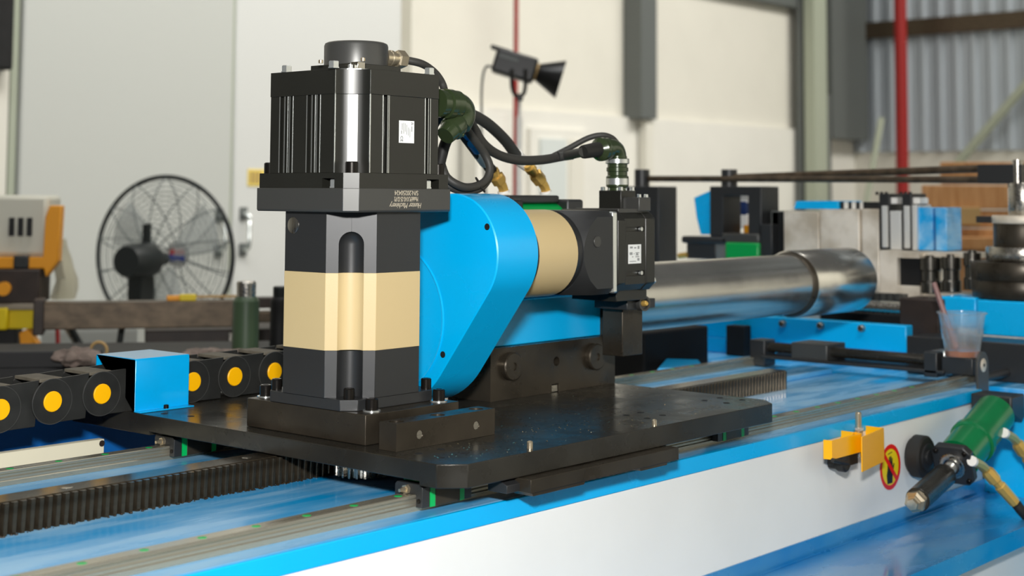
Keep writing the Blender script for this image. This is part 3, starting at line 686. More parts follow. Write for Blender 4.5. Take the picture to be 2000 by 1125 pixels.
b = MB(); b.tube([D(842, 372, 2.13), D(838, 300, 2.08), D(846, 232, 2.04), D(872, 208, 2.04), D(896, 213, 2.06), D(915, 221, 2.09), D(950, 240, 2.14), D(985, 272, 2.20), D(1006, 300, 2.235), D(1018, 313, 2.25)], .0085, 12, 8); b.build('hose', 'rubber', hose)
b = MB(); b.tube([D(1008, 303, 2.24), D(1016, 312, 2.25), D(1030, 322, 2.262)], .0106, 12, 4); b.build('white_tag', 'white_plastic', hose)
hose = thing('marked_hose', 'black hose with blue printed sleeve and white tag behind the motor', 'hose', D(890, 238, 2.0))
b = MB(); b.tube([D(835, 370, 2.09), D(832, 310, 2.05), D(843, 250, 2.02), D(866, 222, 2.005), D(884, 230, 2.02), D(897, 250, 2.04), D(925, 288, 2.09), D(948, 318, 2.15), D(962, 334, 2.19)], .0080, 12, 8); b.build('hose', 'rubber_dark', hose)
b = MB(); b.tube([D(929.5, 292, 2.10), D(940, 306, 2.125), D(948, 317, 2.145)], .0090, 12, 4); b.build('white_tag', 'white_plastic', hose)
for a0, a1 in (((906, 258), (918, 275)), ((921.5, 280), (932, 294))):
    d0, d1 = D(a0[0], a0[1], 2.045), D(a1[0], a1[1], 2.072)
    b = MB(); b.tube([d0, d0.lerp(d1, .5), d1], .0066, 10, 4); b.build('blue_print', 'print_blue', hose)
cable('encoder_cable', 'thin black cable leaving the encoder gland on top of the motor', 'cable',
      [Vector((AXX+.072, yg, zg)), D(822, 124, 1.88), D(845, 138, 1.90), D(861, 158, 1.91), D(868, 180, 1.92), D(866, 215, 1.98)], .0050)
sr = S_END+Vector((-1, 0, -.13)).normalized()*.0355
cable('power_cable', 'grey-black cable drooping between the two servo motors', 'cable',
      [sr, D(1100, 305, 2.14), D(1060, 312, 2.12), D(1015, 313, 2.09), D(975, 303, 2.06), D(945, 282, 2.03), D(925, 250, 2.01), D(907, 220, 1.985), D(897, 205, 1.965)], .0068)
MB().tube([D(1118, 302, 2.145), D(1090, 306, 2.135)], .0074, 12, 0).build('cable_sleeve', 'satin_grey', bpy.data.objects['power_cable'])
cable('signal_cable', 'thin black cable bowed above the cable of the horizontal motor', 'cable',
      [D(1208, 284, 2.165), D(1196, 270, 2.155), D(1176, 264, 2.15), D(1148, 270, 2.15), D(1110, 290, 2.145), D(1074, 308, 2.135)], .0042)
cable('looped_cable', 'grey cable looping down behind the upright motor to the blue housing', 'cable',
      [D(898, 232, 1.96), D(918, 262, 1.98), D(945, 298, 2.0), D(957, 330, 2.0), D(945, 356, 1.99), D(915, 366, 1.97), D(892, 360, 1.96), D(872, 345, 1.96), D(862, 320, 1.96)], .0056)
cable('looped_cable', 'lower grey cable of the loop, tied to the other one with a strap', 'cable',
      [D(910, 232, 2.015), D(930, 275, 2.015), D(953, 312, 2.01), D(956, 345, 2.005), D(938, 368, 1.99), D(908, 374, 1.98), D(880, 366, 1.97), D(866, 350, 1.97)], .0050)
ty = MB(); c0 = D(938, 361, 1.99); ty.torus(c0, D(930, 366, 1.99)-c0, .0110, .0014, 24, 6); tag(ty.build('cable_tie', 'rubber_dark', None, loc=tuple(c0)), 'black cable tie around the looped cables', 'cable tie')
cable('motor_lead', 'dark lead running down behind the right edge of the upright motor', 'cable', [D(878, 262, 1.945), D(868, 285, 1.945), D(860, 315, 1.945), D(856, 335, 1.945)], .0075, 'rubber_dark')

# ---------------------------------------------------------------- cable chain
chain = thing('cable_chain', 'black plastic cable chain with yellow pin caps', 'cable chain', (1.1, 1.687, 1.108))
def zc(x): return 1.1430+.009*(x-1.2565) if x > 1.15 else 1.1357+.035*(x-.969)
PIT = .0716; CX0 = .9689
for i in range(-3, 9):
    x = CX0+PIT*i; z = zc(x); sl_ = (zc(x+PIT)-z)/PIT
    y0, y1 = 1.652, 1.719
    def put(a, c): return (x+a, z+c+sl_*a)
    poly = [put(*p_) for p_ in [(-.004, -.0270), (PIT-.022, -.0280), (PIT-.018, .0280), (-.004, .0270)]]
    cir = [put(.0280*math.cos(2*math.pi*k/36), .0280*math.sin(2*math.pi*k/36)) for k in range(36)]
    lk = MB().prism(poly, 'y', y0+.0022, y0+.0062).prism(cir, 'y', y0, y0+.0035).build('chain_link', 'chain_plastic', chain, .0006)
    MB().prism(poly, 'y', y1-.0062, y1-.0022).prism(cir, 'y', y1-.0035, y1).build('rear_plate', 'chain_plastic', lk, .0006)
    b = MB(); b.box(x-.016, x+.016, y0+.004, y1-.004, z+.0240, z+.0285); b.build('cross_bar', 'chain_dust', lk, .0008, 'dusty grey cross bar')
    b = MB(); b.box(x+.020, x+PIT-.020, y0+.008, y1-.008, z-.0275, z-.024); b.box(x+.034, x+.038, y0+.016, y0+.030, z-.0245, z+.0245); b.build('divider', 'chain_plastic', lk)
    def capm(): return MB().lathe((0, 0, 0), (0, 0, 1), [(0, .0128), (.0012, .0128), (.0020, .0120), (.0022, 1e-4)], 32).mesh('pin_cap', 'yellow_cap')
    inst('pin_cap', capm, 'pin_cap', lk, (x, y0, z), (0, -1, 0))
    b = MB(); b.torus((x, y0+.0003, z), (0, 1, 0), 0.0279, .0006, 40, 6); b.build('lap_glint', 'satin_grey', lk)  # lighter ring painted as the highlight along the disc edge

br = thing('chain_bracket', 'bent blue sheet metal bracket straddling the cable chain', 'bracket', (1.19, 1.67, Z_PLATE))
X0b, X1b = 1.1492, 1.2345; t_ = .0016
zt = 1.1832
prof = [(1.6205, Z_PLATE+.0003), (1.6205, Z_PLATE+.0003+t_), (1.6330, Z_PLATE+.0003+t_), (1.6330, zt-.003), (1.6345, zt), (1.7215, zt), (1.7230, zt-.003), (1.7230, Z_PLATE+.0003), (1.7230-t_, Z_PLATE+.0003), (1.7230-t_, zt-t_), (1.6330+t_, zt-t_), (1.6330+t_, Z_PLATE+.0003)]
MB().prism(prof, 'x', X0b, X1b).build('bent_sheet', 'blue_sheet', br, .0004)
q = at_z(324, 797, Z_PLATE+.002); cap_screw(br, (q.x, 1.6265, Z_PLATE+.0018), .0034, .0048, 'black_bolt')
# ================================================================ bending head at the far end of the bed
head = thing('bending_head_base', 'blue welded base of the bending head at the end of the bed', 'machine base', (3.1, 1.5, 0.0))
MB().box(2.5605, 3.60, .55, 1.098, .10, 1.035).build('front_body', 'blue_paint', head, .003)
MB().box(2.635, 3.60, 1.098, 2.30, .10, 1.035).build('rear_body', 'blue_paint', head, .003)
MB().box(2.660, 3.60, .60, 2.26, 1.035, 1.052).build('top_sheet', 'blue_top', head, .002)

cs = thing('cross_slide', 'black cross slide with round shafts lying across the end of the bed', 'slide', (2.60, 1.35, Z_BED+.018))
XS = 2.600
MB().box(2.570, 2.650, 1.175, 1.56, 1.0772, 1.083).build('slide_base', 'cast_black', cs, .001)
MB().cyl((XS, 1.135, 1.0975), (XS, 1.57, 1.0975), .0100, n=24).build('shaft', 'oxide_plate', cs)
MB().cyl((2.63, 1.18, 1.0925), (2.63, 1.56, 1.0925), .0070, n=20).build('shaft', 'oxide_plate', cs)
yl_, yr_ = at_x(1497, 690, 2.585).y, at_x(1468, 690, 2.585).y
MB().box(2.578, 2.620, yl_, yr_, 1.0600, 1.1120).build('end_post', 'cast_black', cs, .002)
y0, y1 = at_x(1620, 690, 2.585).y, at_x(1550, 690, 2.585).y
MB().box(2.575, 2.650, y0, y1, 1.0800, 1.1130).build('coupling_block', 'satin_grey', cs, .002)
y0, y1 = at_x(1832, 700, 2.575).y, at_x(1806, 700, 2.575).y
MB().box(2.570, 2.602, y0, y1, 1.0700, 1.1155).build('clamp_post', 'cast_black', cs, .002)
MB().box(2.602, 2.640, y0-.001, y1, 1.0700, 1.1155).build('clamp_post', 'zinc', cs, .002)
ya, yb_ = 1.1040, at_x(1906, 730, 2.560).y
arm = [(2.562, 1.000), (2.602, 1.000), (2.606, 1.0980)]+arc(2.5815, 1.0980, .0245, 0, 180, 14)[1:]
MB().prism(arm, 'y', ya, yb_).build('end_arm', 'satin_grey', cs, .001, 'grey arm with rounded top')
disc(cs, (2.5815, ya, 1.0985), .0120, .0012, 'ground_steel', (0, -1, 0), 'pivot_disc', 28); disc(cs, (2.5815, ya-.001, 1.0985), .0030, .001, 'dark_void', (0, -1, 0), 'pivot_hole')
MB().cyl((2.606, 1.125, 1.070), (2.733, 1.125, 1.070), .008, n=16).build('drag_rod', 'cast_black', cs)

# plastic cup with liquid and a stirring stick
cz = 1.1085
cq = at_x(1880, 697, 2.603); cup_c = (2.603, cq.y, cz)
cup = thing('plastic_cup', 'clear plastic cup with a little brown liquid on the black slide', 'cup', cup_c)
MB().box(2.578, 2.632, cq.y-.030, cq.y+.030, 1.0780, cz-.0003).build('shaft_support', 'cast_black', cs, .002)
prof = [(.0, .0300), (.004, .0305), (.030, .0345), (.032, .0355), (.050, .0382), (.052, .0372), (.077, .0415), (.0785, .0450), (.0800, .0452), (.0808, .0440)]
inn = [(t, r-.0009) for t, r in prof[::-1]]; inn[-1] = (.0010, inn[-1][1])
MB().lathe(cup_c, (0, 0, 1), prof+inn+[(.0010, 1e-4)], 48).build('cup_wall', 'cup_plastic', cup)
MB().lathe((cup_c[0], cup_c[1], cz+.0012), (0, 0, 1), [(0, .0288), (.010, .0300), (.0101, 1e-4)], 40).build('liquid', 'tea', cup)
s0 = at_d(1890, 690, 2.72); 
stick = MB(); sa = Vector((cup_c[0], cup_c[1]+.012, cz+.014)); sb_ = at_x(1824, 552, cup_c[0]+.004)
stick.tube([sa, sa.lerp(sb_, .5), sb_], lambda t: .0052-.002*max(0, t-.7), 10, 4)
tag(stick.build('stirring_stick', 'straw_plum', None, loc=tuple(sa)), 'plum coloured stick leaning in the plastic cup', 'stick')

# ---------------------------------------------------------------- tooling on the head (all at about X = 2.8 .. 3.1)
XP = 3.00
def yx(px_, X=XP): return at_x(px_, 500, X).y
def zx(px_, py_, X=XP): return at_x(px_, py_, X).z
stack = thing('die_plate_stack', 'row of upright ground steel die plates behind the spindle tube', 'die plates', (XP+.1, 1.62, 1.052))
for (a, c, top, m, dx) in ((1497, 1513, 412, 'grey_steel', .02), (1514, 1529, 416, 'ground_steel', .03), (1531, 1600, 413, 'ground_steel', 0), (1606, 1683, 409, 'ground_steel', -.01), (1688, 1721, 408, 'ground_steel', -.01)):
    MB().box(XP+dx, XP+.20, yx(c), yx(a), 1.060, zx((a+c)/2, top)).build('die_plate', m, stack, .002)
MB().box(XP+.02, XP+.2, yx(1690), yx(1500), 1.060, 1.362).build('gap_shade', 'dark_void', stack)  # near-black filler, shade of the plate gaps put into its colour
clampa = thing('clamp_jaw_set', 'upright polished steel and black clamp bars beside the die plates', 'clamp', (XP+.06, 1.44, 1.30))
zb_ = zx(1760, 488, 2.97)
for (a, c, top, m) in ((1718, 1738, 378, 'cast_black'), (1739, 1760, 412, 'strip_aluminium'), (1763, 1781, 378, 'cast_black'), (1782, 1791, 400, 'strip_aluminium')):
    MB().box(2.975, 3.05, yx(c, 2.975), yx(a, 2.975), zb_, zx((a+c)/2, top, 2.975)).build('jaw_bar', m, clampa, .0015)
for a in (1724, 1767): MB().box(2.968, 2.9755, yx(a+10, 2.97), yx(a, 2.97), zb_+.004, zx(a, 402, 2.97)).build('jaw_face', 'strip_aluminium', clampa, .001)
for a in (1713, 1722, 1731, 1760, 1769, 1778):
    q = at_x(a, 378, 2.99); cap_screw(clampa, (2.99, q.y, q.z-.003), .0035, .007, 'black_bolt')
for a, c in ((1738, 1753), (1783, 1797)): MB().box(2.985, 3.03, yx(c, 2.985), yx(a, 2.985), zx(a, 398, 2.985), zx(a, 386, 2.985)).build('white_stop', 'white_plastic', clampa, .001)
bl = thing('blue_guide_plates', 'pair of upright light blue guide plates beside the clamp bars', 'guide plates', (2.98, 1.39, 1.3))
for a, c in ((1793, 1822), (1828, 1850)): MB().box(2.985, 3.06, yx(c, 2.985), yx(a, 2.985), zb_, zx(a, 405, 2.985)).build('guide_plate', 'blue_top', bl, .0015)
bc = thing('blue_cover_block', 'low blue block lying on top of the die plates', 'block', (XP+.1, 1.66, 1.37))
MB().prism([(yx(1636), zx(1600, 408)), (yx(1548), zx(1600, 409)), (yx(1553), zx(1600, 393)), (yx(1636), zx(1600, 392))], 'x', XP+.005, XP+.12).build('block', 'blue_paint', bc, .002)
cm = thing('comb_strip', 'black and white notched strip on top of the die plates', 'strip', (XP+.02, 1.56, 1.37))
for i, (a, c, m) in enumerate(((1638, 1644, 'cast_black'), (1645, 1653, 'white_plastic'), (1654, 1659, 'cast_black'), (1660, 1668, 'white_plastic'), (1669, 1675, 'cast_black'), (1676, 1682, 'white_plastic'), (1683, 1716, 'cast_black'))):
    MB().box(XP+.01, XP+.06, yx(c), yx(a), zx(1660, 408)+.0002, zx(1660, 394)).build('segment', m, cm, .0008)

# lower roller carriage
rc = thing('roller_carriage', 'steel roller carriage with a dark open slot and round rollers', 'roller carriage', (2.93, 1.36, 1.19))
zlo, zhi = zx(1740, 580, 2.93), zx(1740, 490, 2.93)
o = MB().box(2.93, 3.04, yx(1795, 2.93), yx(1718, 2.93), zlo, zhi).build('body', 'ground_steel', rc)
cut(o, MB().box(2.90, 2.99, yx(1830, 2.93), yx(1752, 2.93), zx(1770, 558, 2.93), zx(1770, 504, 2.93)))
MB().box(2.944, 2.9896, yx(1800, 2.93), yx(1750, 2.93), zx(1770, 558, 2.93), zx(1770, 504, 2.93)).build('slot_shade', 'dark_void', rc)  # near-black box filling the slot, its inner shade given as colour
MB().box(2.95, 3.04, yx(1905, 2.93), yx(1790, 2.93), zlo, zx(1740, 568, 2.93)).build('lower_plate', 'ground_steel', rc, .001)
MB().box(2.95, 3.04, yx(1900, 2.93), yx(1790, 2.93), zx(1740, 500, 2.93), zhi).build('upper_plate', 'ground_steel', rc, .001)
for cpx, r, ta, tb_ in ((1811, .023, 504, 572), (1852, .020, 502, 570), (1893, .018, 494, 566)):
    y = yx(cpx, 2.94); za, zb2 = zx(cpx, tb_, 2.94), zx(cpx, ta, 2.94)
    MB().lathe((2.955, y, za), (0, 0, 1), [(0, r), ((zb2-za)*.30, r), ((zb2-za)*.34, r*.86), ((zb2-za)*.62, r*.86), ((zb2-za)*.66, r), (zb2-za, r)], 40).build('roller', 'dark_steel', rc)
    MB().lathe((2.955, y, zb2), (0, 0, 1), [(0, r*.5), (.005, r*.5), (.006, r*.35)], 20).build('roller_pin', 'dark_steel', rc)
fin = thing('finned_rail', 'dark finned rail below the die plates', 'rail', (2.90, 1.45, 1.16))
MB().box(2.90, 2.93, yx(1760, 2.90), yx(1640, 2.90), zx(1700, 586, 2.9), zx(1700, 572, 2.9)).build('rail', 'cast_black', fin)
for i in range(7):
    a = 1664+14*i; MB().box(2.893, 2.905, yx(a+8, 2.893), yx(a, 2.893), zx(a, 586, 2.893), zx(a, 573, 2.893)).build('fin', 'satin_grey', fin)
rr = thing('worn_shaft', 'worn steel shaft lying in a dark cradle right of the spindle tube', 'shaft', (2.84, 1.42, 1.13))
MB().cyl((2.84, yx(1760, 2.84), zx(1700, 600, 2.84)), (2.84, yx(1640, 2.84), zx(1700, 600, 2.84)), .0105, n=24).build('shaft', 'steel', rr)
MB().box(2.83, 2.92, yx(1832, 2.83), yx(1755, 2.83), 1.075, zx(1800, 584, 2.83)).build('cradle', 'dark_brown', rr, .003)
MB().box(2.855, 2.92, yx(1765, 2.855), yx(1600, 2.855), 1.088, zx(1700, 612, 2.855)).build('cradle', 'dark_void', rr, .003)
bar = thing('blue_beam', 'blue beam with hex bolts in front of the bending head', 'beam', (2.80, 1.5, 1.052))
MB().box(2.80, 2.83, yx(1768, 2.80), yx(1345, 2.80), 1.0850, zx(1700, 632, 2.80)).build('beam', 'blue_paint', bar, .002)
MB().box(2.80, 2.90, yx(1768, 2.80), yx(1345, 2.80), 1.0525, 1.0850).build('beam_foot', 'blue_paint', bar, .002)
for (x, y) in ((1684, 641), (1604, 636), (1530, 632)): q = at_x(x, y, 2.80); hex_bolt(bar, (2.7995, q.y, q.z), .0075, .009, 'steel', (-1, 0, 0))
MB().box(2.770, 2.800, yx(1452, 2.77), yx(1417, 2.77), 1.0525, zx(1430, 636, 2.77)).build('black_post', 'dark_void', bar, .002)
dk = thing('dark_slide_block', 'dark steel block on the head between beam and cup', 'block', (2.76, 1.25, 1.052))
MB().box(2.735, 2.83, yx(2010, 2.735), yx(1768, 2.735), 1.0525, zx(1800, 658, 2.735)).build('block', 'cast_black', dk, .002)
bp = thing('blue_die_pedestal', 'blue rectangular pedestal under the bend die', 'pedestal', (2.9, 1.16, 1.08))
MB().box(2.84, 3.00, yx(2080, 2.84), yx(1906, 2.84), zx(1950, 656, 2.84), zx(1985, 581, 2.95)-.001).build('block', 'blue_paint', bp, .003)
MB().box(2.86, 3.00, yx(1905, 2.86), yx(1835, 2.86), zx(1870, 640, 2.86), zx(1870, 580, 2.86)).build('block_step', 'blue_paint', bp, .003)
die = thing('bend_die_tower', 'stepped round bend die tower of dark steel at the right edge', 'bend die', (2.95, 1.17, 1.19))
yc_ = yx(2000, 2.95); zz = lambda y: zx(1985, y, 2.95)
def ring(name, ya, yb2, rpx, m, dx=0): MB().lathe((2.95, yc_, zz(yb2)), (0, 0, 1), [(0, rpx*.00107), (.002, rpx*.00107+.001), (zz(ya)-zz(yb2)-.002, rpx*.00107+.001), (zz(ya)-zz(yb2), rpx*.00107)], 56).build(name, m, die)
ring('base_ring', 545, 580, 94, 'oxide_steel'); ring('groove_ring', 510, 545, 97, 'oxide_steel'); ring('shoulder', 482, 508, 68, 'steel'); ring('neck', 436, 482, 54, 'oxide_steel'); ring('top_plate', 421, 436, 56, 'ground_steel'); ring('post', 358, 421, 26, 'steel')
MB().box(2.93, 2.97, yx(1945, 2.95), yx(1915, 2.95), zz(436), zz(423)).build('tongue', 'cast_black', die, .001)

# tie bars between the die tower and two rear posts
tie = thing('tie_bar_assembly', 'long dark tie bars joining the die tower to the rear posts', 'tie bar', (3.0, 1.6, 1.43))
hb0 = at_x(1916, 340, 2.97); hy1 = yx(2005, 2.97)
MB().box(2.95, 3.03, hy1, hb0.y, zx(1950, 358, 2.95), zx(1950, 321, 2.95)).build('head_block', 'cast_black', tie, .002)
MB().lathe((2.96, yx(1991, 2.96), zz(358)), (0, 0, 1), [(0, .011), (zz(312)-zz(358), .011)], 24).build('post_pin', 'steel', tie)
p1a, p1b = at_x(1925, 351, 2.965), at_x(1268, 349, 3.02); p2a, p2b = at_x(1925, 329, 3.0), at_x(1425, 347, 3.02)
MB().tube([p1a, p1b], .0075, 12, 0).build('bar', 'bar_rusty', tie); MB().tube([p2a, p2b], .0085, 12, 0).build('bar', 'bar_rusty', tie)
def post(label, cx, wpx, legs, lo):
    t = thing('tie_post', label, 'post', at_x(cx, lo, 3.02))
    y = yx(cx, 3.02)
    MB().lathe((3.02, y, zx(cx, 372, 3.02)), (0, 0, 1), [(0, .019), (zx(cx, 331, 3.02)-zx(cx, 372, 3.02), .019)], 28).build('round_head', 'cast_black', t)
    a, c = legs; w = 26
    zt_, zm, zl = zx(cx, 364, 3.0), zx(cx, 382, 3.0), zx(cx, lo, 3.0)
    MB().prism([(yx(c, 3.0), zl), (yx(c, 3.0), zt_), (yx(a, 3.0), zt_), (yx(a, 3.0), zl), (yx(a+w, 3.0), zl), (yx(a+w, 3.0), zm), (yx(c-w, 3.0), zm), (yx(c-w, 3.0), zl)], 'x', 2.99, 3.07).build('yoke', 'cast_black', t, .002)
    return t
post('black forked post with a round head right behind the horizontal motor', 1254, 34, (1215, 1291), 520)
post('black forked post with a round head left of the die plates', 1425, 34, (1391, 1492), 462)
wedge = thing('blue_wedge_guard', 'blue bent guard on the left of the forked post', 'guard', at_x(1372, 456, 3.05))
q = [at_x(*p_, 3.02) for p_ in ((1355, 386), (1392, 370), (1392, 458), (1368, 458), (1360, 425))]
MB().prism([(v.y, v.z) for v in q], 'x', 3.02, 3.08).build('guard', 'blue_paint', wedge, .002)
vb = thing('valve_block', 'black valve block with hose lug and green body behind the spindle tube', 'valve', at_x(1400, 505, 2.99))
def bx(name, a, c, t, u, m, X=2.99, dep=.06, bev=.002, par=None): return MB().box(X, X+dep, yx(c, X), yx(a, X), zx((a+c)/2, u, X), zx((a+c)/2, t, X)).build(name, m, par, bev)
bx('valve_body', 1341, 1398, 474, 506, 'cast_black', par=vb); bx('valve_top', 1330, 1420, 462, 476, 'cast_black', 2.985, .05, .005, vb)
bx('green_body', 1416, 1481, 474, 520, 'green_bright', 2.98, .06, .004, vb); bx('grey_body', 1398, 1416, 466, 512, 'grey_steel', par=vb); bx('cap', 1410, 1482, 456, 476, 'satin_grey', 2.985, .05, .004, vb)
bx('side_block', 1483, 1508, 438, 500, 'cast_black', par=vb)
bl2 = MB().cyl(at_x(1326, 500, 2.99), at_x(1342, 498, 2.99), .007, n=14).build('brass_plug', 'brass', vb)
oc = thing('orange_cap', 'small orange cap block in front of the forked post', 'cap', at_x(1467, 455, 3.06))
bx('cap', 1452, 1483, 440, 456, 'orange_paint', 3.075, .03, .002, oc)
wb = thing('white_sleeve', 'white and blue sleeve seen through the forked post', 'sleeve', at_x(1442, 440, 3.10))
bx('upper', 1424, 1462, 376, 396, 'white_plastic', 3.10, .04, .004, wb); bx('middle', 1428, 1458, 392, 420, 'navy_clutter', 3.10, .04, .002, wb); bx('lower', 1424, 1462, 418, 446, 'white_plastic', 3.10, .04, .004, wb)

# dark drive unit under the spindle, blue nozzle and white hose end behind the bed
dr = thing('drive_unit', 'black drive unit in the shade below the spindle tube', 'drive', (2.5, 1.83, 1.0))
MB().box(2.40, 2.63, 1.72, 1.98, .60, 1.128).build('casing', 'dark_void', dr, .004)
MB().box(2.40, 2.63, 2.00, 2.30, .60, 1.135).build('blue_casing', 'blue_paint', dr, .004)
nz = thing('box_lid', 'light blue tapered box lid behind the rear rail', 'lid', at_z(1330, 720, 1.066))
q = [at_z(x, y, 1.072)+Vector((.02, .02, 0)) for x, y in ((1283, 724), (1375, 720), (1365, 706), (1300, 704))]
MB().loft([[Vector((v.x, v.y, 1.030)) for v in q], [Vector((v.x+.01, v.y, 1.072)) for v in q]]).build('lid', 'blue_sheet', nz, .003)

# ---------------------------------------------------------------- sensor bracket, warning sticker, hydraulic cylinder on the front side
sg = thing('sensor_bracket', 'bent yellow sensor bracket on the white side panel', 'bracket', (2.0, 1.07, 1.0))
def Yp(x, y, Y): return at_y(x, y, Y)
a0, a1, a2 = Yp(1608, 870, 1.075), Yp(1625, 870, 1.062), Yp(1683, 866, 1.062)
zt2, zb3 = Yp(1655, 853, 1.062).z, Yp(1655, 890, 1.062).z
def strip(pts, za, zb_, t=.0018):
    P = [Vector((p_[0], p_[1])) for p_ in pts]; off = []
    for i, p_ in enumerate(P):
        d = (P[min(i+1, len(P)-1)]-P[max(i-1, 0)]).normalized(); off.append(p_+Vector((-d.y, d.x))*t)
    return MB().loft([[(p_.x, p_.y, za), (p_.x, p_.y, zb_), (q_.x, q_.y, zb_), (q_.x, q_.y, za)] for p_, q_ in zip(P, off)])
strip([(a0.x, a0.y), (a1.x, a1.y), (a2.x, a2.y), (a2.x+.003, 1.0975)], zb3, zt2).build('back_strip', 'yellow_paint', sg, .0004)
g0, g1 = Yp(1684, 880, 1.050), Yp(1727, 872, 1.066)
strip([(g0.x, g0.y), (g1.x, g1.y), (g1.x+.002, 1.0975)], Yp(1700, 915, 1.055).z, Yp(1705, 846, 1.055).z).build('guard_plate', 'yellow_paint', sg, .0004)
MB().box(g0.x+.012, g0.x+.026, 1.072, 1.0735, zt2-.005, Yp(1702, 836, 1.072).z).build('upper_tab', 'yellow_paint', sg, .0006)
disc(sg, (a0.x+.006, a0.y-.006, (zt2+zb3)/2), .0038, .002, 'zinc', (-.5, -1, 0), 'screw')
sx_ = Yp(1677, 850, 1.076)
MB().lathe((sx_.x, 1.076, zt2-.002), (0, 0, 1), [(0, .0062), (.003, .0062), (.003, .0048), (.028, .0048), (.030, .0035)], 16).build('sensor_barrel', 'nickel', sg)
MB().lathe((sx_.x, 1.076, zt2+.001), (0, 0, 1), [(0, .0075), (.004, .0075)], 6).build('sensor_nut', 'zinc', sg)
MB().box(sx_.x-.012, sx_.x+.012, 1.068, 1.090, zb3-.010, zb3+.006).build('sensor_foot', 'zinc', sg, .001)
kb = Yp(1648, 905, 1.070)
MB().lathe(kb+Vector((0, .022, 0)), (0, -1, 0), [(0, .010), (.012, .010), (.014, .0125), (.026, .0125), (.028, .010)], 10).build('knob', 'rubber_dark', sg)
MB().tube([kb+Vector((.004, -.004, 0)), Yp(1626, 899, 1.058)], .0032, 8, 0).build('knob_lever', 'rubber_dark', sg)
MB().box(kb.x+.008, kb.x+.045, 1.070, 1.086, kb.z-.006, kb.z+.008).build('clamp_arm', 'rubber_dark', sg, .001)

ys = BED_Y-.0003
sc = Yp(1738.5, 912, ys)
sgn = thing('warning_sticker', 'round yellow no-touch warning sticker with red ring and hand', 'sticker', sc)
def dsk(r, dy, m, name, ri=0.0):
    n = 56; b = MB()
    if ri: b.loft([[(sc.x+rr_*math.cos(2*math.pi*i/n), ys-dyy, sc.z+rr_*math.sin(2*math.pi*i/n)) for i in range(n)] for rr_, dyy in ((r, dy), (ri, dy))], caps=False)
    else: b.add([(sc.x+r*math.cos(2*math.pi*i/n), ys-dy, sc.z+r*math.sin(2*math.pi*i/n)) for i in range(n)], [tuple(range(n))])
    return b.build(name, m, sgn)
RS = .0355
MB().cyl((sc.x, ys, sc.z), (sc.x, ys-.0003, sc.z), RS-.001, n=56).build('yellow_field', 'sign_yellow', sgn)
dsk(RS, .0006, 'sign_red', 'red_ring', RS*.80)
hand = [(-.30, -.72), (.18, -.72), (.22, -.40), (.34, -.05), (.40, .10), (.33, .14), (.22, -.02), (.21, .38), (.13, .40), (.11, .08), (.09, .47), (.0, .48), (-.01, .10), (-.04, .46), (-.13, .45), (-.13, .06), (-.17, .32), (-.25, .30), (-.28, -.10), (-.36, -.35)]
MB().prism([(sc.x+a*RS, sc.z+c_*RS) for a, c_ in hand], 'y', ys-.0006, ys-.0004).build('hand_pictogram', 'sign_black', sgn)
MB().prism([(sc.x-.22*RS, sc.z+.56*RS), (sc.x+.18*RS, sc.z+.62*RS), (sc.x+.18*RS, sc.z+.66*RS), (sc.x-.22*RS, sc.z+.60*RS)], 'y', ys-.0006, ys-.0004).build('hand_pictogram', 'sign_black', sgn)
w_ = .075*RS; e_ = .86*RS*.7071
MB().prism([(sc.x-e_-w_, sc.z+e_-w_), (sc.x-e_+w_, sc.z+e_+w_), (sc.x+e_+w_, sc.z-e_+w_), (sc.x+e_-w_, sc.z-e_-w_)], 'y', ys-.0009, ys-.0007).build('red_slash', 'sign_red', sgn)

hc = thing('hydraulic_cylinder', 'green hydraulic cylinder with black rod end tilted over the drip tray', 'hydraulic cylinder', (2.3, 1.05, .9))
A = Yp(1940, 812, 1.030); B = Yp(1864, 905, 1.030); d = (B-A).normalized(); L = (B-A).length
A0 = A-d*.012
b = MB(); b.lathe(A0, d, [(0, .0300), (.004, .0335), (L*.58, .0335)], 48); b.build('barrel', 'green_paint', hc)
b = MB(); b.lathe(A0+d*L*.56, d, [(0, .0350), (.003, .0375), (.013, .0375), (.015, .0340), (L*.44, .0340)], 48); b.build('front_barrel', 'green_paint', hc)
up = Vector((0, 0, 1)); sd = d.cross(up).normalized(); u2 = sd.cross(d).normalized()
F0 = A0+d*(L+.006)
def sq_ring(c, r, ch_): return [c+sd*a+u2*e for a, e in ((-r+ch_, -r), (r-ch_, -r), (r, -r+ch_), (r, r-ch_), (r-ch_, r), (-r+ch_, r), (-r, r-ch_), (-r, -r+ch_))]
MB().loft([sq_ring(F0, .0330, .010), sq_ring(F0+d*.014, .0330, .010)]).build('front_flange', 'cast_black', hc, .002)
for a, e in ((-.024, -.024), (.024, -.024), (.024, .024), (-.024, .024)): cap_screw(hc, F0+d*.0135+sd*a+u2*e, .0040, .004, 'black_bolt', tuple(d))
F1 = F0+d*.014
MB().lathe(F1, d, [(0, .0215), (.003, .0215), (.004, .0190), (.004, .0130)], 32, caps=False).build('gland_ring', 'steel', hc)
MB().lathe(F1, d, [(0, .0105), (.050, .0105)], 24).build('piston_rod', 'zinc', hc)
E1 = Yp(1790, 978, 1.012); d2 = (E1-(F1+d*.028)).normalized(); L2 = (E1-(F1+d*.028)).length
MB().lathe(F1+d*.030, d2, [(0, .0150), (.003, .0185), (L2-.008, .0185), (L2-.006, .0165), (L2-.004, .0165)], 32).build('rod_end', 'oxide_plate', hc)
MB().lathe(F1+d*.030+d2*(L2-.004), d2, [(0, .0165), (.010, .0165), (.013, .0120), (.016, .0120), (.018, .0095), (.024, .0085), (.025, .004)], 6).build('lock_nut', 'nickel', hc)
ck = Yp(1811, 893, 1.071)
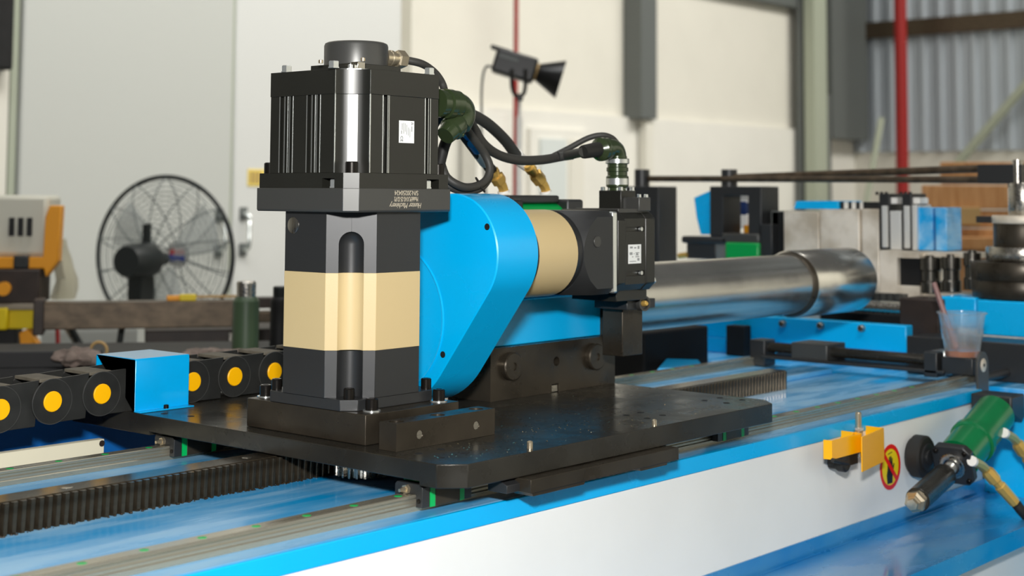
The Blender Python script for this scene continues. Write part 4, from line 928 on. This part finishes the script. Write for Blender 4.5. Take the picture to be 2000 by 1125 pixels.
wd = thing('rubber_bumper', 'thick black round bumper between warning sticker and green cylinder', 'bumper', ck)
MB().lathe(ck, (0, 1, 0), [(0, .0310), (.003, .0340), (.020, .0340), (.023, .030), (.0265, .028)], 48).build('bumper_body', 'rubber_dark', wd)
MB().lathe(ck, (0, -1, 0), [(0, .0220), (.003, .0220), (.003, .012), (.006, .012)], 32).build('bumper_hub', 'cast_black', wd)
hx = thing('cylinder_bracket', 'black bracket with bolts carrying the green cylinder', 'bracket', (2.55, 1.04, 1.03))
q = [Yp(1893, 778, 1.06), Yp(1962, 768, 1.03)]
MB().prism([(2.50, 1.030), (2.545, 1.010), (2.5585, 1.018), (2.5585, 1.058), (2.50, 1.058)], 'y', 1.020, 1.0935).build('bracket', 'cast_black', hx, .003)
def hydraulic_branch(label, P):
    t = thing('hose_fitting', label, 'pipe fitting', P[0], 'brass fittings of the green cylinder')
    P = [Vector(p_) for p_ in P]
    dd = (P[1]-P[0]); MB().lathe(P[0]-dd.normalized()*.008, dd, [(0, .0082), (.007, .0082)], 16).build('white_seal', 'white_plastic', t)
    MB().tube([P[0], P[1], P[2]], .0078, 8, 4).build('elbow', 'brass', t)
    e = P[3]-P[2]; l = e.length
    MB().lathe(P[2], e, [(0, .0085), (l*.06, .0108), (l*.30, .0108), (l*.34, .0080), (l*.44, .0080), (l*.46, .0098), (l*.95, .0090)], 8).build('union', 'brass', t)
    return t
Y1 = .995
P = [Yp(1902, 902, Y1), Yp(1915, 908, Y1), Yp(1926, 918, Y1), Yp(1985, 985, Y1-.03)]
hydraulic_branch('lower brass hose fitting on the near end of the green cylinder', P)
cable('pressure_hose', 'black hose leaving the lower brass fitting at the right edge', 'hose', [P[3], Yp(2003, 1006, Y1-.04), Yp(2030, 1028, Y1-.045)], .0085, 'rubber_dark')
P = [Yp(1964, 847, Y1), Yp(1977, 854, Y1), Yp(1986, 864, Y1), Yp(2030, 930, Y1-.02)]
hydraulic_branch('upper brass hose fitting on the far end of the green cylinder', P)
# ================================================================ the hall
WY, WX = 7.5, 14.2
fl = MB().box(-8, 20, -8, 12, -.05, 0).build('floor', 'concrete'); struct(fl)
wallb = MB().box(-8, WX+.2, WY, WY+.2, 2.06, 9.0).build('wall_back', 'wall_cream'); struct(wallb)
wl = MB().box(-8, WX+.2, WY-.06, WY+.2, 0, 2.06).build('wall_back_lower', 'wall_pale'); struct(wl); wl.name = 'wall_back_plinth'
wf = MB().box(-8, WX+.2, -6.7, -6.5, 0, 6.0).build('wall_front', 'wall_cream'); struct(wf)
wr = MB().box(WX, WX+.2, -6, WY, 0, 1.86).build('wall_right', 'wall_cream'); struct(wr)
# ribbed cladding of the right wall
b = MB(); pts = []; y = WY; i = 0
while y > -2:
    pts += [(WX-.02, y), (WX-.02, y-.10), (WX-.055, y-.12), (WX-.055, y-.16)]; y -= .18
poly = [(x, yy) for x, yy in pts]+[(WX+.1, -2.1), (WX+.1, WY)]
b.prism(poly, 'z', 1.86, 9.0); cl_ = b.build('wall_right_cladding', 'cladding'); struct(cl_)
MB().box(WX-.10, WX-.02, -2, WY-.2, 3.05, 3.22).build('purlin', 'dark_brown', cl_).data.materials[0] = MATS['bar_rusty']
def wall_pt(px_, py_): return at_y(px_, py_, WY-.1)
def vbar(name, label, cat, pxa, pxb, pya, pyb, Y, m, dep=.12, par=None, group=None):
    a, c = at_y(pxa, pyb, Y), at_y(pxb, pya, Y)
    z0 = at_y((pxa+pxb)/2, pyb, Y).z; z1 = at_y((pxa+pxb)/2, pya, Y).z
    o = MB().box(a.x, c.x, Y, Y+dep, z0, z1).build(name, m, None, .004, loc=(a.x, Y, z0)); return tag(o, label, cat, group)
vbar('duct', 'dark grey vertical steel column casing high on the cream wall', 'duct', 1253, 1283, -260, 232, WY-.20, 'grey_steel', .19)
vbar('drain_pipe', 'beige pipe below the grey column casing on the wall', 'pipe', 1263, 1276, 234, 420, WY-.16, 'wall_cream', .08)
vbar('drain_pipe', 'pale grey-green pipe running down the wall near the corner', 'pipe', 1594, 1612, -200, 420, WY-.30, 'grey_green', .12)
vbar('conduit', 'thin blue-grey conduit on the cream wall left of the corner pipe', 'pipe', 1566, 1574, -200, 420, WY-.15, 'grey_steel', .05)
vbar('conduit', 'short dark conduit beside the corner pipe', 'pipe', 1618, 1623, 185, 800, WY-.27, 'grey_steel', .05)
vbar('steel_column', 'wide dark grey steel column in the corner of the hall', 'column', 1627, 1690, -300, 272, WY-.25, 'grey_steel', .24)
vbar('wall_pilaster', 'narrow pale wall pilaster left of the red pipe', 'column', 800, 812, -200, 420, WY-.2, 'wall_cream', .15)
vbar('wall_ledge', 'low cream wall ledge block beside the red pipe', 'column', 930, 990, 220, 420, WY-.25, 'wall_pale', .15)
c0 = at_y(1480, -6, WY-.1); c1 = at_y(1590, 22, WY-.1)
o = MB().box(c0.x-1.5, WX, WY-.11, WY-.002, c1.z, c1.z+.25).build('roof_beam', 'grey_steel', None, loc=(c0.x, WY-.4, c1.z)); tag(o, 'grey horizontal steel beam under the roof at the hall corner', 'beam')
# door
da, db = at_y(1032, 385, WY-.08), at_y(1146, 256, WY-.08)
door = MB().box(da.x, db.x, WY-.10, WY-.05, 0, db.z).build('door_1', 'wall_pale'); struct(door, 'pale door in the back wall')
MB().box(da.x+.10, db.x-.32, WY-.125, WY-.10, 0.02, db.z-.08).build('door_leaf', 'door_pale', door)
MB().box(db.x-.26, db.x-.08, WY-.115, WY-.10, 0.02, db.z-.08).build('door_jamb', 'wall_cream', door)
# pipes
def pole(name, label, cat, px_, Y, w, m, ztop=9.0, z0=0.0):
    a = at_y(px_, 380, Y); o = MB().cyl((a.x, Y, z0), (a.x, Y, ztop), w, n=20).build(name, m, None, loc=(a.x, Y, z0)); return tag(o, label, cat)
pole('red_pipe', 'slim red fire pipe on the cream wall behind the studio lamp', 'pipe', 1006, WY-.30, .018, 'red_paint')
a = at_x(1763, 380, WX-.5)
tag(MB().cyl((a.x, a.y, 0), (a.x, a.y, 9), .062, n=20).build('red_pipe', 'red_paint', None, loc=(a.x, a.y, 0)), 'thick red fire main in front of the grey cladding', 'pipe')
a, c = at_x(1868, 322, WX-.3), at_x(2060, 100, WX-.3)
tag(MB().tube([a, c], .045, 8, 0).build('diagonal_brace', 'grey_green', None, loc=tuple(a)), 'grey-green diagonal steel brace on the cladding wall', 'brace')
c = at_x(1722, 230, WX-1.2); a = Vector((c.x-.2, c.y+.35, 0))
tag(MB().tube([a, c], .03, 8, 0).build('leaning_pole', 'grey_green', None, loc=tuple(a)), 'pale green pole leaning against the cladding wall', 'pole')

# ---------------------------------------------------------------- tall white cabinets on the left
CYB = 5.5
cx0, cx1, cx2 = at_y(42, 200, CYB).x, at_y(457, 200, CYB).x, at_y(783, 200, CYB).x
cab = thing('white_cabinet', 'tall plain white sheet metal cabinet behind the fan', 'cabinet', ((cx0+cx1)/2, CYB+.3, 0))
MB().box(cx0, cx1-.008, CYB, CYB+.6, 0, 3.4).build('body', 'cabinet_white', cab, .01)
cab2 = thing('white_cabinet', 'bright white cabinet door with yellow notice and long handle', 'cabinet', ((cx1+cx2)/2, CYB+.3, 0))
MB().box(cx1+.008, cx2, CYB, CYB+.6, 0, 3.4).build('body', 'cabinet_light', cab2, .01)
MB().box(cx2, cx2+.02, CYB+.03, CYB+.6, 0, 3.4).build('edge_trim', 'grey_steel', cab2)
MB().box(cx1-.0075, cx1+.0075, CYB+.012, CYB+.03, 0, 3.4).build('door_gap', 'grey_green', cab2)
def handle(par, a, c, t, u, dark):
    q0, q1 = at_y(a, u, CYB-.02), at_y(c, t, CYB-.02)
    m = (q0.x+q1.x)/2
    MB().tube([(m, CYB, q1.z), (m, CYB-.045, q1.z-.012), (m, CYB-.05, (q0.z+q1.z)/2), (m, CYB-.045, q0.z+.012), (m, CYB, q0.z)], .011, 10, 5).build('handle', 'zinc', par)
    for z in (q0.z, q1.z): MB().box(m-.022, m+.022, CYB-.010, CYB, z-.03, z+.03).build('handle_foot', dark, par, .004)
handle(cab, 424, 440, 420, 490, 'grey_steel'); handle(cab2, 471, 487, 417, 488, 'grey_steel')
n0, n1 = at_y(483, 363, CYB), at_y(521, 331, CYB)
nt_ = MB().box(n0.x, n1.x, CYB-.004, CYB, n0.z, n1.z).build('yellow_notice', 'sign_yellow', cab2, label='yellow notice with dark print'); nt_.data.materials[0] = mat('notice_yellow', (240, 214, 110), .5)
pr = MB()
for i in range(3): pr.box(n0.x+.012+i*.024, n0.x+.028+i*.024, CYB-.005, CYB-.004, n0.z+.012, n1.z-.012)
pr.build('notice_print', 'tape', nt_)
lp = MB().box(at_y(-260, 200, CYB+.2).x, at_y(22, 300, CYB).x-.008, CYB+.02, CYB+.4, 0, 9).build('wall_left_pier', 'wall_cream'); struct(lp)
a, c = Vector((at_y(22, 300, CYB).x, 0, 0)), Vector((cx0-.008, 0, 0))
tag(MB().box(a.x, c.x, CYB+.02, CYB+.3, 0, 6).build('corner_post', 'grey_green', None, loc=(a.x, CYB+.1, 0)), 'pale grey-green corner post left of the white cabinets', 'post')
a, c = at_y(-120, 126, CYB-.05), at_y(35, -150, CYB-.05)
tag(MB().box(a.x, c.x, CYB-.05, CYB+.1, a.z, c.z).build('wall_box', 'dark_brown', None, .01, loc=tuple(a)), 'dark brown box mounted high at the left edge', 'box').data.materials[0] = MATS['dark_clutter']

# ---------------------------------------------------------------- industrial fan
FM = frame(321, 499, 5.3, -20)
fan = thing('industrial_fan', 'round black wire-guard industrial fan seen from behind', 'fan', FM.to_translation())
R = .282
def fanpart(b, name, m, label=None): b.xf(FM); return b.build(name, m, fan, label=label)
b = MB(); b.torus((0, 0, 0), (0, 1, 0), R, .0085, 72, 8); fanpart(b, 'outer_ring', 'fan_black')
for nm, sgn_ in (('rear_guard', -1), ('front_guard', 1)):
    b = MB()
    for k in range(1, 17):
        r = R*k/17; b.torus((0, sgn_*.085*math.sqrt(max(0, 1-(k/17)**2)), 0), (0, 1, 0), r, .0011, 56, 4)
    for k in range(14):
        a = 2*math.pi*k/14; tw = .25*sgn_
        b.tube([(R*t*math.cos(a+tw*t), sgn_*.086*math.sqrt(max(0, 1-t*t)), R*t*math.sin(a+tw*t)) for t in (.12, .3, .5, .7, .85, .95, 1.0)], .0021, 5, 2)
    fanpart(b, nm, 'fan_wire')
for k in range(3):
    a = 2*math.pi*k/3+.5; b = MB(); n = 8; rows = []
    for i in range(n+1):
        t = .05+.19*i/n; wd_ = .55-.15*i/n
        rows.append([(t*math.cos(a-wd_), -.018, t*math.sin(a-wd_)), (t*math.cos(a), .0, t*math.sin(a)), (t*math.cos(a+wd_), .022, t*math.sin(a+wd_))])
    vs = [p_ for r_ in rows for p_ in r_]; fs = [(3*i+j, 3*i+j+1, 3*i+j+4, 3*i+j+3) for i in range(n) for j in range(2)]
    b.add(vs, fs); o = fanpart(b, 'blade', 'blade_grey'); sm = o.modifiers.new('thick', 'SOLIDIFY'); sm.thickness = .002
b = MB(); b.lathe((0, -.235, -.012), (0, 1, 0), [(0, .052), (.02, .060), (.12, .064), (.15, .055), (.17, .030), (.235, .024)], 28); fanpart(b, 'motor', 'fan_black')
b = MB(); b.box(-.014, .010, -.12, -.10, .05, .115); fanpart(b, 'top_knob', 'fan_black')
b = MB(); b.box(-.035, .020, -.17, -.09, -.16, -.05); b.cyl((-.005, -.13, -1.2), (-.005, -.13, -.1), .022, n=16); fanpart(b, 'stand', 'fan_black')
b = MB(); b.cyl((0, .086, 0), (0, .092, 0), .048, n=28); fanpart(b, 'hub_badge', 'white_plastic')
b = MB(); b.box(-.030, .030, .080, .0855, .000, .018); fanpart(b, 'badge_red', 'red_label')
b = MB(); b.box(-.030, .030, .080, .0855, -.022, .000); fanpart(b, 'badge_blue', 'blue_label')

# ---------------------------------------------------------------- workbench with steel beam, bottles and clutter
def local(px_, py_, d_, yaw): return frame(px_, py_, d_, yaw)
BM = frame(300, 640, 3.6, 14); U = 3.6/F_PX
def bpart(b, name, m, par, bev=0.0, label=None): b.xf(BM); return b.build(name, m, par, bev, label)
bench = thing('workbench', 'dark workbench cluttered with steel stock behind the machine', 'workbench', BM.to_translation()-Vector((0, 0, .9)))
bpart(MB().box(-.02, .60, .05, .65, -.045, -.012), 'bench_top', 'dark_brown', bench, .003)
bpart(MB().box(.02, .56, .10, .60, -.30, -.045), 'bench_drawer', 'dark_void', bench, .003)
bpart(MB().box(.10, .30, .085, .10, -.13, -.07), 'blue_bin', 'navy_clutter', bench, .003)
for x in (.0, .55): bpart(MB().box(x, x+.03, .07, .10, -1.06, -.045), 'leg', 'dark_brown', bench)
bpart(MB().box(.185, .200, .045, .06, -.20, -.02), 'steel_rod', 'steel', bench)
beam = thing('steel_beam', 'long rusty rectangular steel beam lying across the workbench', 'beam', at_d(260, 640, 3.4))
bpart(MB().box(-.262, .215, -.02, .05, .000, .064), 'beam', 'bar_rusty', beam, .003)
bpart(MB().box(-.280, -.255, -.025, .05, -.012, .072), 'end_bracket', 'dark_brown', beam, .003)
b2 = thing('steel_angle', 'worn steel angle bars lying on the bench beside the thermos', 'steel bar', at_d(420, 625, 3.6))
bpart(MB().box(.215, .50, .0, .05, .008, .034), 'lower_bar', 'bar_rusty', b2, .002); bpart(MB().box(.215, .44, .04, .10, .040, .066), 'upper_bar', 'dark_brown', b2, .002)
bpart(MB().box(.195, .235, -.035, .03, -.002, .068), 'clamp', 'dark_clutter', b2, .004)
yt = thing('yellow_tool', 'small yellow and orange tool resting on the beam', 'tool', at_d(350, 578, 3.6))
bpart(MB().box(.03, .085, .0, .03, .0645, .076), 'orange_tip', 'orange_paint', yt, .002); bpart(MB().box(.06, .10, -.01, .01, .0645, .080), 'yellow_grip', 'machine_yellow', yt, .002)
bpart(MB().box(.10, .24, .055, .065, .0665, .073), 'yellow_rule', 'tape', yt, .001)
def bottle(label, px_, base, top, wpx, d_, m, capm, neck):
    s = d_/F_PX; p_ = at_d(px_, base, d_); H = (base-top)*s; r = wpx/2*s
    t = thing('thermos_bottle', label, 'bottle', p_)
    MB().lathe(p_, (0, 0, 1), [(0, r*.92), (H*.02, r), (H*(neck-.06), r), (H*(neck-.01), r*.80), (H*neck, r*.72)], 40).build('body', m, t)
    MB().lathe(p_+Vector((0, 0, H*neck)), (0, 0, 1), [(0, r*.72), (H*(1-neck)*.9, r*.74), (H*(1-neck), r*.64)], 40).build('lid', capm, t); return t
bottle('olive green thermos bottle with a steel lid on the bench', 478.5, 706, 550, 52, 3.0, 'thermos_green', 'steel', .81)
bottle('dark bottle with black cap half hidden by the upright gear motor', 545, 700, 560, 38, 3.1, 'dark_clutter', 'fan_black', .85)
def crumple(b, c, r, sz, seed):
    from mathutils import noise
    b.sphere(c, r, 22, sz)
    for i, v in enumerate(b.v):
        d = v-c; k = noise.noise((v-c)*38+Vector((seed*7, 0, 0)))*.55+noise.noise((v-c)*95+Vector((0, seed*3, 0)))*.25
        b.v[i] = c+Vector((d.x*(1+k), d.y*(1+k), d.z*(1+k*1.3)))
# lower clutter behind the cable chain
rg = MB(); p_ = at_d(420, 690, 2.9); p_.z = frame(300, 712, 2.9).to_translation().z+.016; crumple(rg, p_, .055, .30, 1); o = rg.build('shop_rag', 'rag', None, loc=tuple(p_)); tag(o, 'crumpled grey-brown rag behind the cable chain', 'rag')
sh = thing('rear_shelf', 'dark low shelf behind the cable chain', 'shelf', at_d(300, 760, 2.95)-Vector((0, 0, .9)))
SM = frame(300, 712, 2.9, 10)
b = MB(); b.box(-.50, .36, -.05, .45, -.03, .0); b.xf(SM); b.build('shelf_board', 'dark_clutter', sh, .003)
b = MB(); b.box(-.50, -.10, -.02, .02, -.002, .030); b.xf(SM); b.build('shelf_rim', 'dark_clutter', sh, .003)
for x in (-.45, .30):
    b = MB(); b.box(x, x+.04, 0, .04, -1.0, -.03); b.xf(SM); b.build('leg', 'dark_clutter', sh)
rg = MB(); p_ = at_d(150, 700, 2.85); p_.z = frame(300, 712, 2.9).to_translation().z+.019; crumple(rg, p_, .042, .45, 5); o = rg.build('shop_rag', 'rag', None, loc=tuple(p_)); tag(o, 'bundled grey rag on the dark shelf by the blue bracket', 'rag')
tr = MB(); p_ = at_d(193, 684, 3.0); tr.torus(p_, FWD, .0165, .0032, 36, 8); o = tr.build('metal_ring', 'tape', None, loc=tuple(p_-Vector((0, 0, .02)))); tag(o, 'upright bronze ring below the steel beam', 'ring')
def rod(name, label, cat, pa, pb, d_, r, m): a, c = at_d(*pa, d_), at_d(*pb, d_); o = MB().tube([a, c], r, 10, 0).build(name, m, None, loc=tuple(a)); return tag(o, label, cat)
rod('red_rod', 'thin red rod standing below the left end of the beam', 'rod', (128, 1335), (112, 640), 4.2, .006, 'red_label')
rod('bent_pipe', 'dark pipe slanting down under the beam', 'pipe', (172, 700), (136, 636), 3.9, .009, 'fan_black')
rod('bent_pipe', 'grey thin pipe slanting beside the dark pipe under the beam', 'pipe', (158, 690), (128, 640), 4.0, .005, 'steel')
rod('bent_pipe', 'short dark rod with copper edge right of the bronze ring', 'pipe', (228, 705), (238, 640), 3.7, .008, 'fan_black')
bx_ = thing('white_crate', 'white box standing low behind the bench', 'box', at_d(180, 760, 4.6))
WM = frame(180, 720, 4.6, 6); b = MB(); b.box(-.16, .14, 0, .3, -WM.to_translation().z, .14); b.xf(WM); b.build('box', 'cabinet_white', bx_, .004)

# ---------------------------------------------------------------- yellow machine at the left edge
YM = frame(40, 600, 3.9, 6); s = 3.9/F_PX
ym = thing('yellow_machine', 'grey control box on an orange frame at the left edge', 'machine', YM.to_translation()-Vector((0, 0, .8)))
def ypart(x0, x1, y0_, y1_, d0, d1, name, m, bev=.004, label=None):
    b = MB(); b.box((x0-40)*s, (x1-40)*s, d0, d1, (600-y1_)*s, (600-y0_)*s); b.xf(YM); return b.build(name, m, ym, bev, label)
cbx = ypart(-60, 84, 382, 502, .02, .20, 'control_box', 'machine_grey', .012)
for i in range(3):
    b = MB(); b.box((11+i*17-40)*s, (21+i*17-40)*s, .012, .021, (600-462)*s, (600-426)*s); b.xf(YM); b.build('vent_slot', 'dark_clutter', cbx)
b = MB()
b.prism([((x-40)*s, (600-y)*s) for x, y in ((82, 425), (90, 402), (112, 402), (109, 510), (86, 542), (82, 525), (-60, 525), (-60, 503), (80, 503))], 'y', .0, .05); b.xf(YM); b.build('orange_frame', 'orange_paint', ym, .003)
ypart(25, 54, 500, 525, -.01, .02, 'black_clip', 'fan_black'); ypart(-60, 78, 526, 592, -.02, .12, 'brown_block', 'dark_brown')
ypart(-60, 74, 592, 604, -.02, .10, 'steel_strip', 'bar_top', .002); ypart(-60, 78, 604, 642, .0, .10, 'yellow_beam', 'machine_yellow', .003); ypart(-40, 20, 600, 642, -.03, .02, 'yellow_clamp', 'machine_yellow')
b = MB(); b.prism([((x-40)*s, (600-y)*s) for x, y in ((38, 650), (55, 642), (74, 672), (66, 690), (44, 692))], 'y', .0, .05); b.xf(YM); b.build('orange_foot', 'orange_paint', ym, .003)
b = MB(); b.cyl(((12-40)*s, 0, (600-545-18)*s), ((12-40)*s, -.035, (600-545-18)*s), .018, n=16); b.xf(YM); b.build('round_knob', 'orange_paint', ym)
ypart(-60, 30, 640, 900, .02, .10, 'post', 'dark_clutter')
b = MB(); rows = []
for i in range(7):
    z = (600-(470+i*20))*s; hw = (18, 24, 30, 36, 40, 44, 46)[i]*s/2; cx_ = (96, 98, 102, 106, 110, 108, 104)[i]
    rows.append([((cx_-40)*s+hw*math.cos(2*math.pi*k/14)*(1+.15*math.sin(3*k+i)), .12+.04*math.sin(2*math.pi*k/14)*(1+.2*math.cos(2*k+i)), z) for k in range(14)])
b.loft(rows); b.xf(YM); o = b.build('plastic_wrap', 'wrap', None, loc=tuple(YM.to_translation())); tag(o, 'crumpled translucent plastic wrap behind the orange frame', 'plastic wrap')

# ---------------------------------------------------------------- studio lamp on a stand
LM = frame(1012, 128, 5.6, 0); s = 5.6/F_PX
lamp = thing('studio_lamp', 'black studio lamp with flared reflector on a thin stand', 'studio lamp', (LM.to_translation().x, LM.to_translation().y, 0))
tilt = Matrix.Rotation(math.radians(16.5), 4, 'Y'); TM = LM @ tilt
def lp_(b, name, m, M=TM, bev=0.0): b.xf(M); return b.build(name, m, lamp, bev)
lp_(MB().box(-48*s, 36*s, -.055, .055, -27*s, 22*s), 'lamp_body', 'lamp_black', bev=.010)
lp_(MB().box(-62*s, -20*s, -.03, .03, 16*s, 24*s), 'top_handle', 'lamp_black', bev=.006)
lp_(MB().box(-40*s, -2*s, -.057, -.054, 4*s, 10*s), 'side_print', 'grey_steel')
lp_(MB().cyl((36*s, 0, -2*s), (41*s, 0, -2*s), .034, n=20), 'mount_ring', 'tape')
b = MB(); b.lathe((40*s, 0, -2*s), (1, 0, 0), [(0, .034), (46*s, .074), (48*s, .074), (46*s, .070), (2*s, .030)], 32, caps=False); lp_(b, 'reflector', 'lamp_black')
for x in (-12, 14):
    b = MB(); b.tube([(x*s, -.058, -10*s), (x*s, -.058, -40*s), ((x*.7+1)*s, -.02, -56*s), (1*s, 0, -60*s)], .008, 8, 4); lp_(b, 'yoke_arm', 'lamp_black', LM)
lp_(MB().box(-3*s, 10*s, -.02, .02, -70*s, -56*s), 'tilt_clamp', 'lamp_black', LM, .006)
zt3 = LM.to_translation().z
b = MB(); b.cyl((3*s, 0, -zt3+.3), (3*s, 0, -100*s), .011, n=14); b.cyl((3*s, 0, -100*s), (3*s, 0, -66*s), .007, n=12); lp_(b, 'stand_pole', 'white_plastic', LM)
for k in range(3):
    a = 2*math.pi*k/3; b = MB(); b.tube([(3*s, 0, -zt3+.55), (3*s+.45*math.cos(a), .45*math.sin(a), -zt3+.02)], .010, 8, 0); lp_(b, 'stand_leg', 'lamp_black', LM)
b = MB(); b.tube([(-45*s, 0, -6*s), (-62*s, .01, -2*s), (-70*s, .02, -30*s), (-71*s, .03, -90*s), (-66*s, .04, -200*s), (0, .2, -zt3+.02)], .005, 6, 6); lp_(b, 'lamp_cable', 'grey_steel', LM)

# ---------------------------------------------------------------- wooden crate behind the bending head
CM = frame(1862, 480, 6.0, -8); s = 6.0/F_PX
cr = thing('wooden_crate', 'open light brown wooden crate boards behind the bending head', 'crate', CM.to_translation()-Vector((0, 0, .9)))
def cp(x0, x1, y0_, y1_, d0, d1, name, m, bev=.004): b = MB(); b.box((x0-1862)*s, (x1-1862)*s, d0, d1, (480-y1_)*s, (480-y0_)*s); b.xf(CM); return b.build(name, m, cr, bev)
cp(1845, 2100, 316, 360, .05, .09, 'plank', 'wood'); cp(1808, 2100, 362, 408, .04, .08, 'plank', 'wood'); cp(1808, 2100, 411, 445, .05, .09, 'plank', 'wood'); cp(1850, 2100, 447, 640, .04, .08, 'plank', 'wood')
cp(1850, 1948, 462, 486, -.10, .04, 'shelf_board', 'wood'); cp(1856, 1915, 405, 440, .0, .05, 'cardboard_box', 'tape')
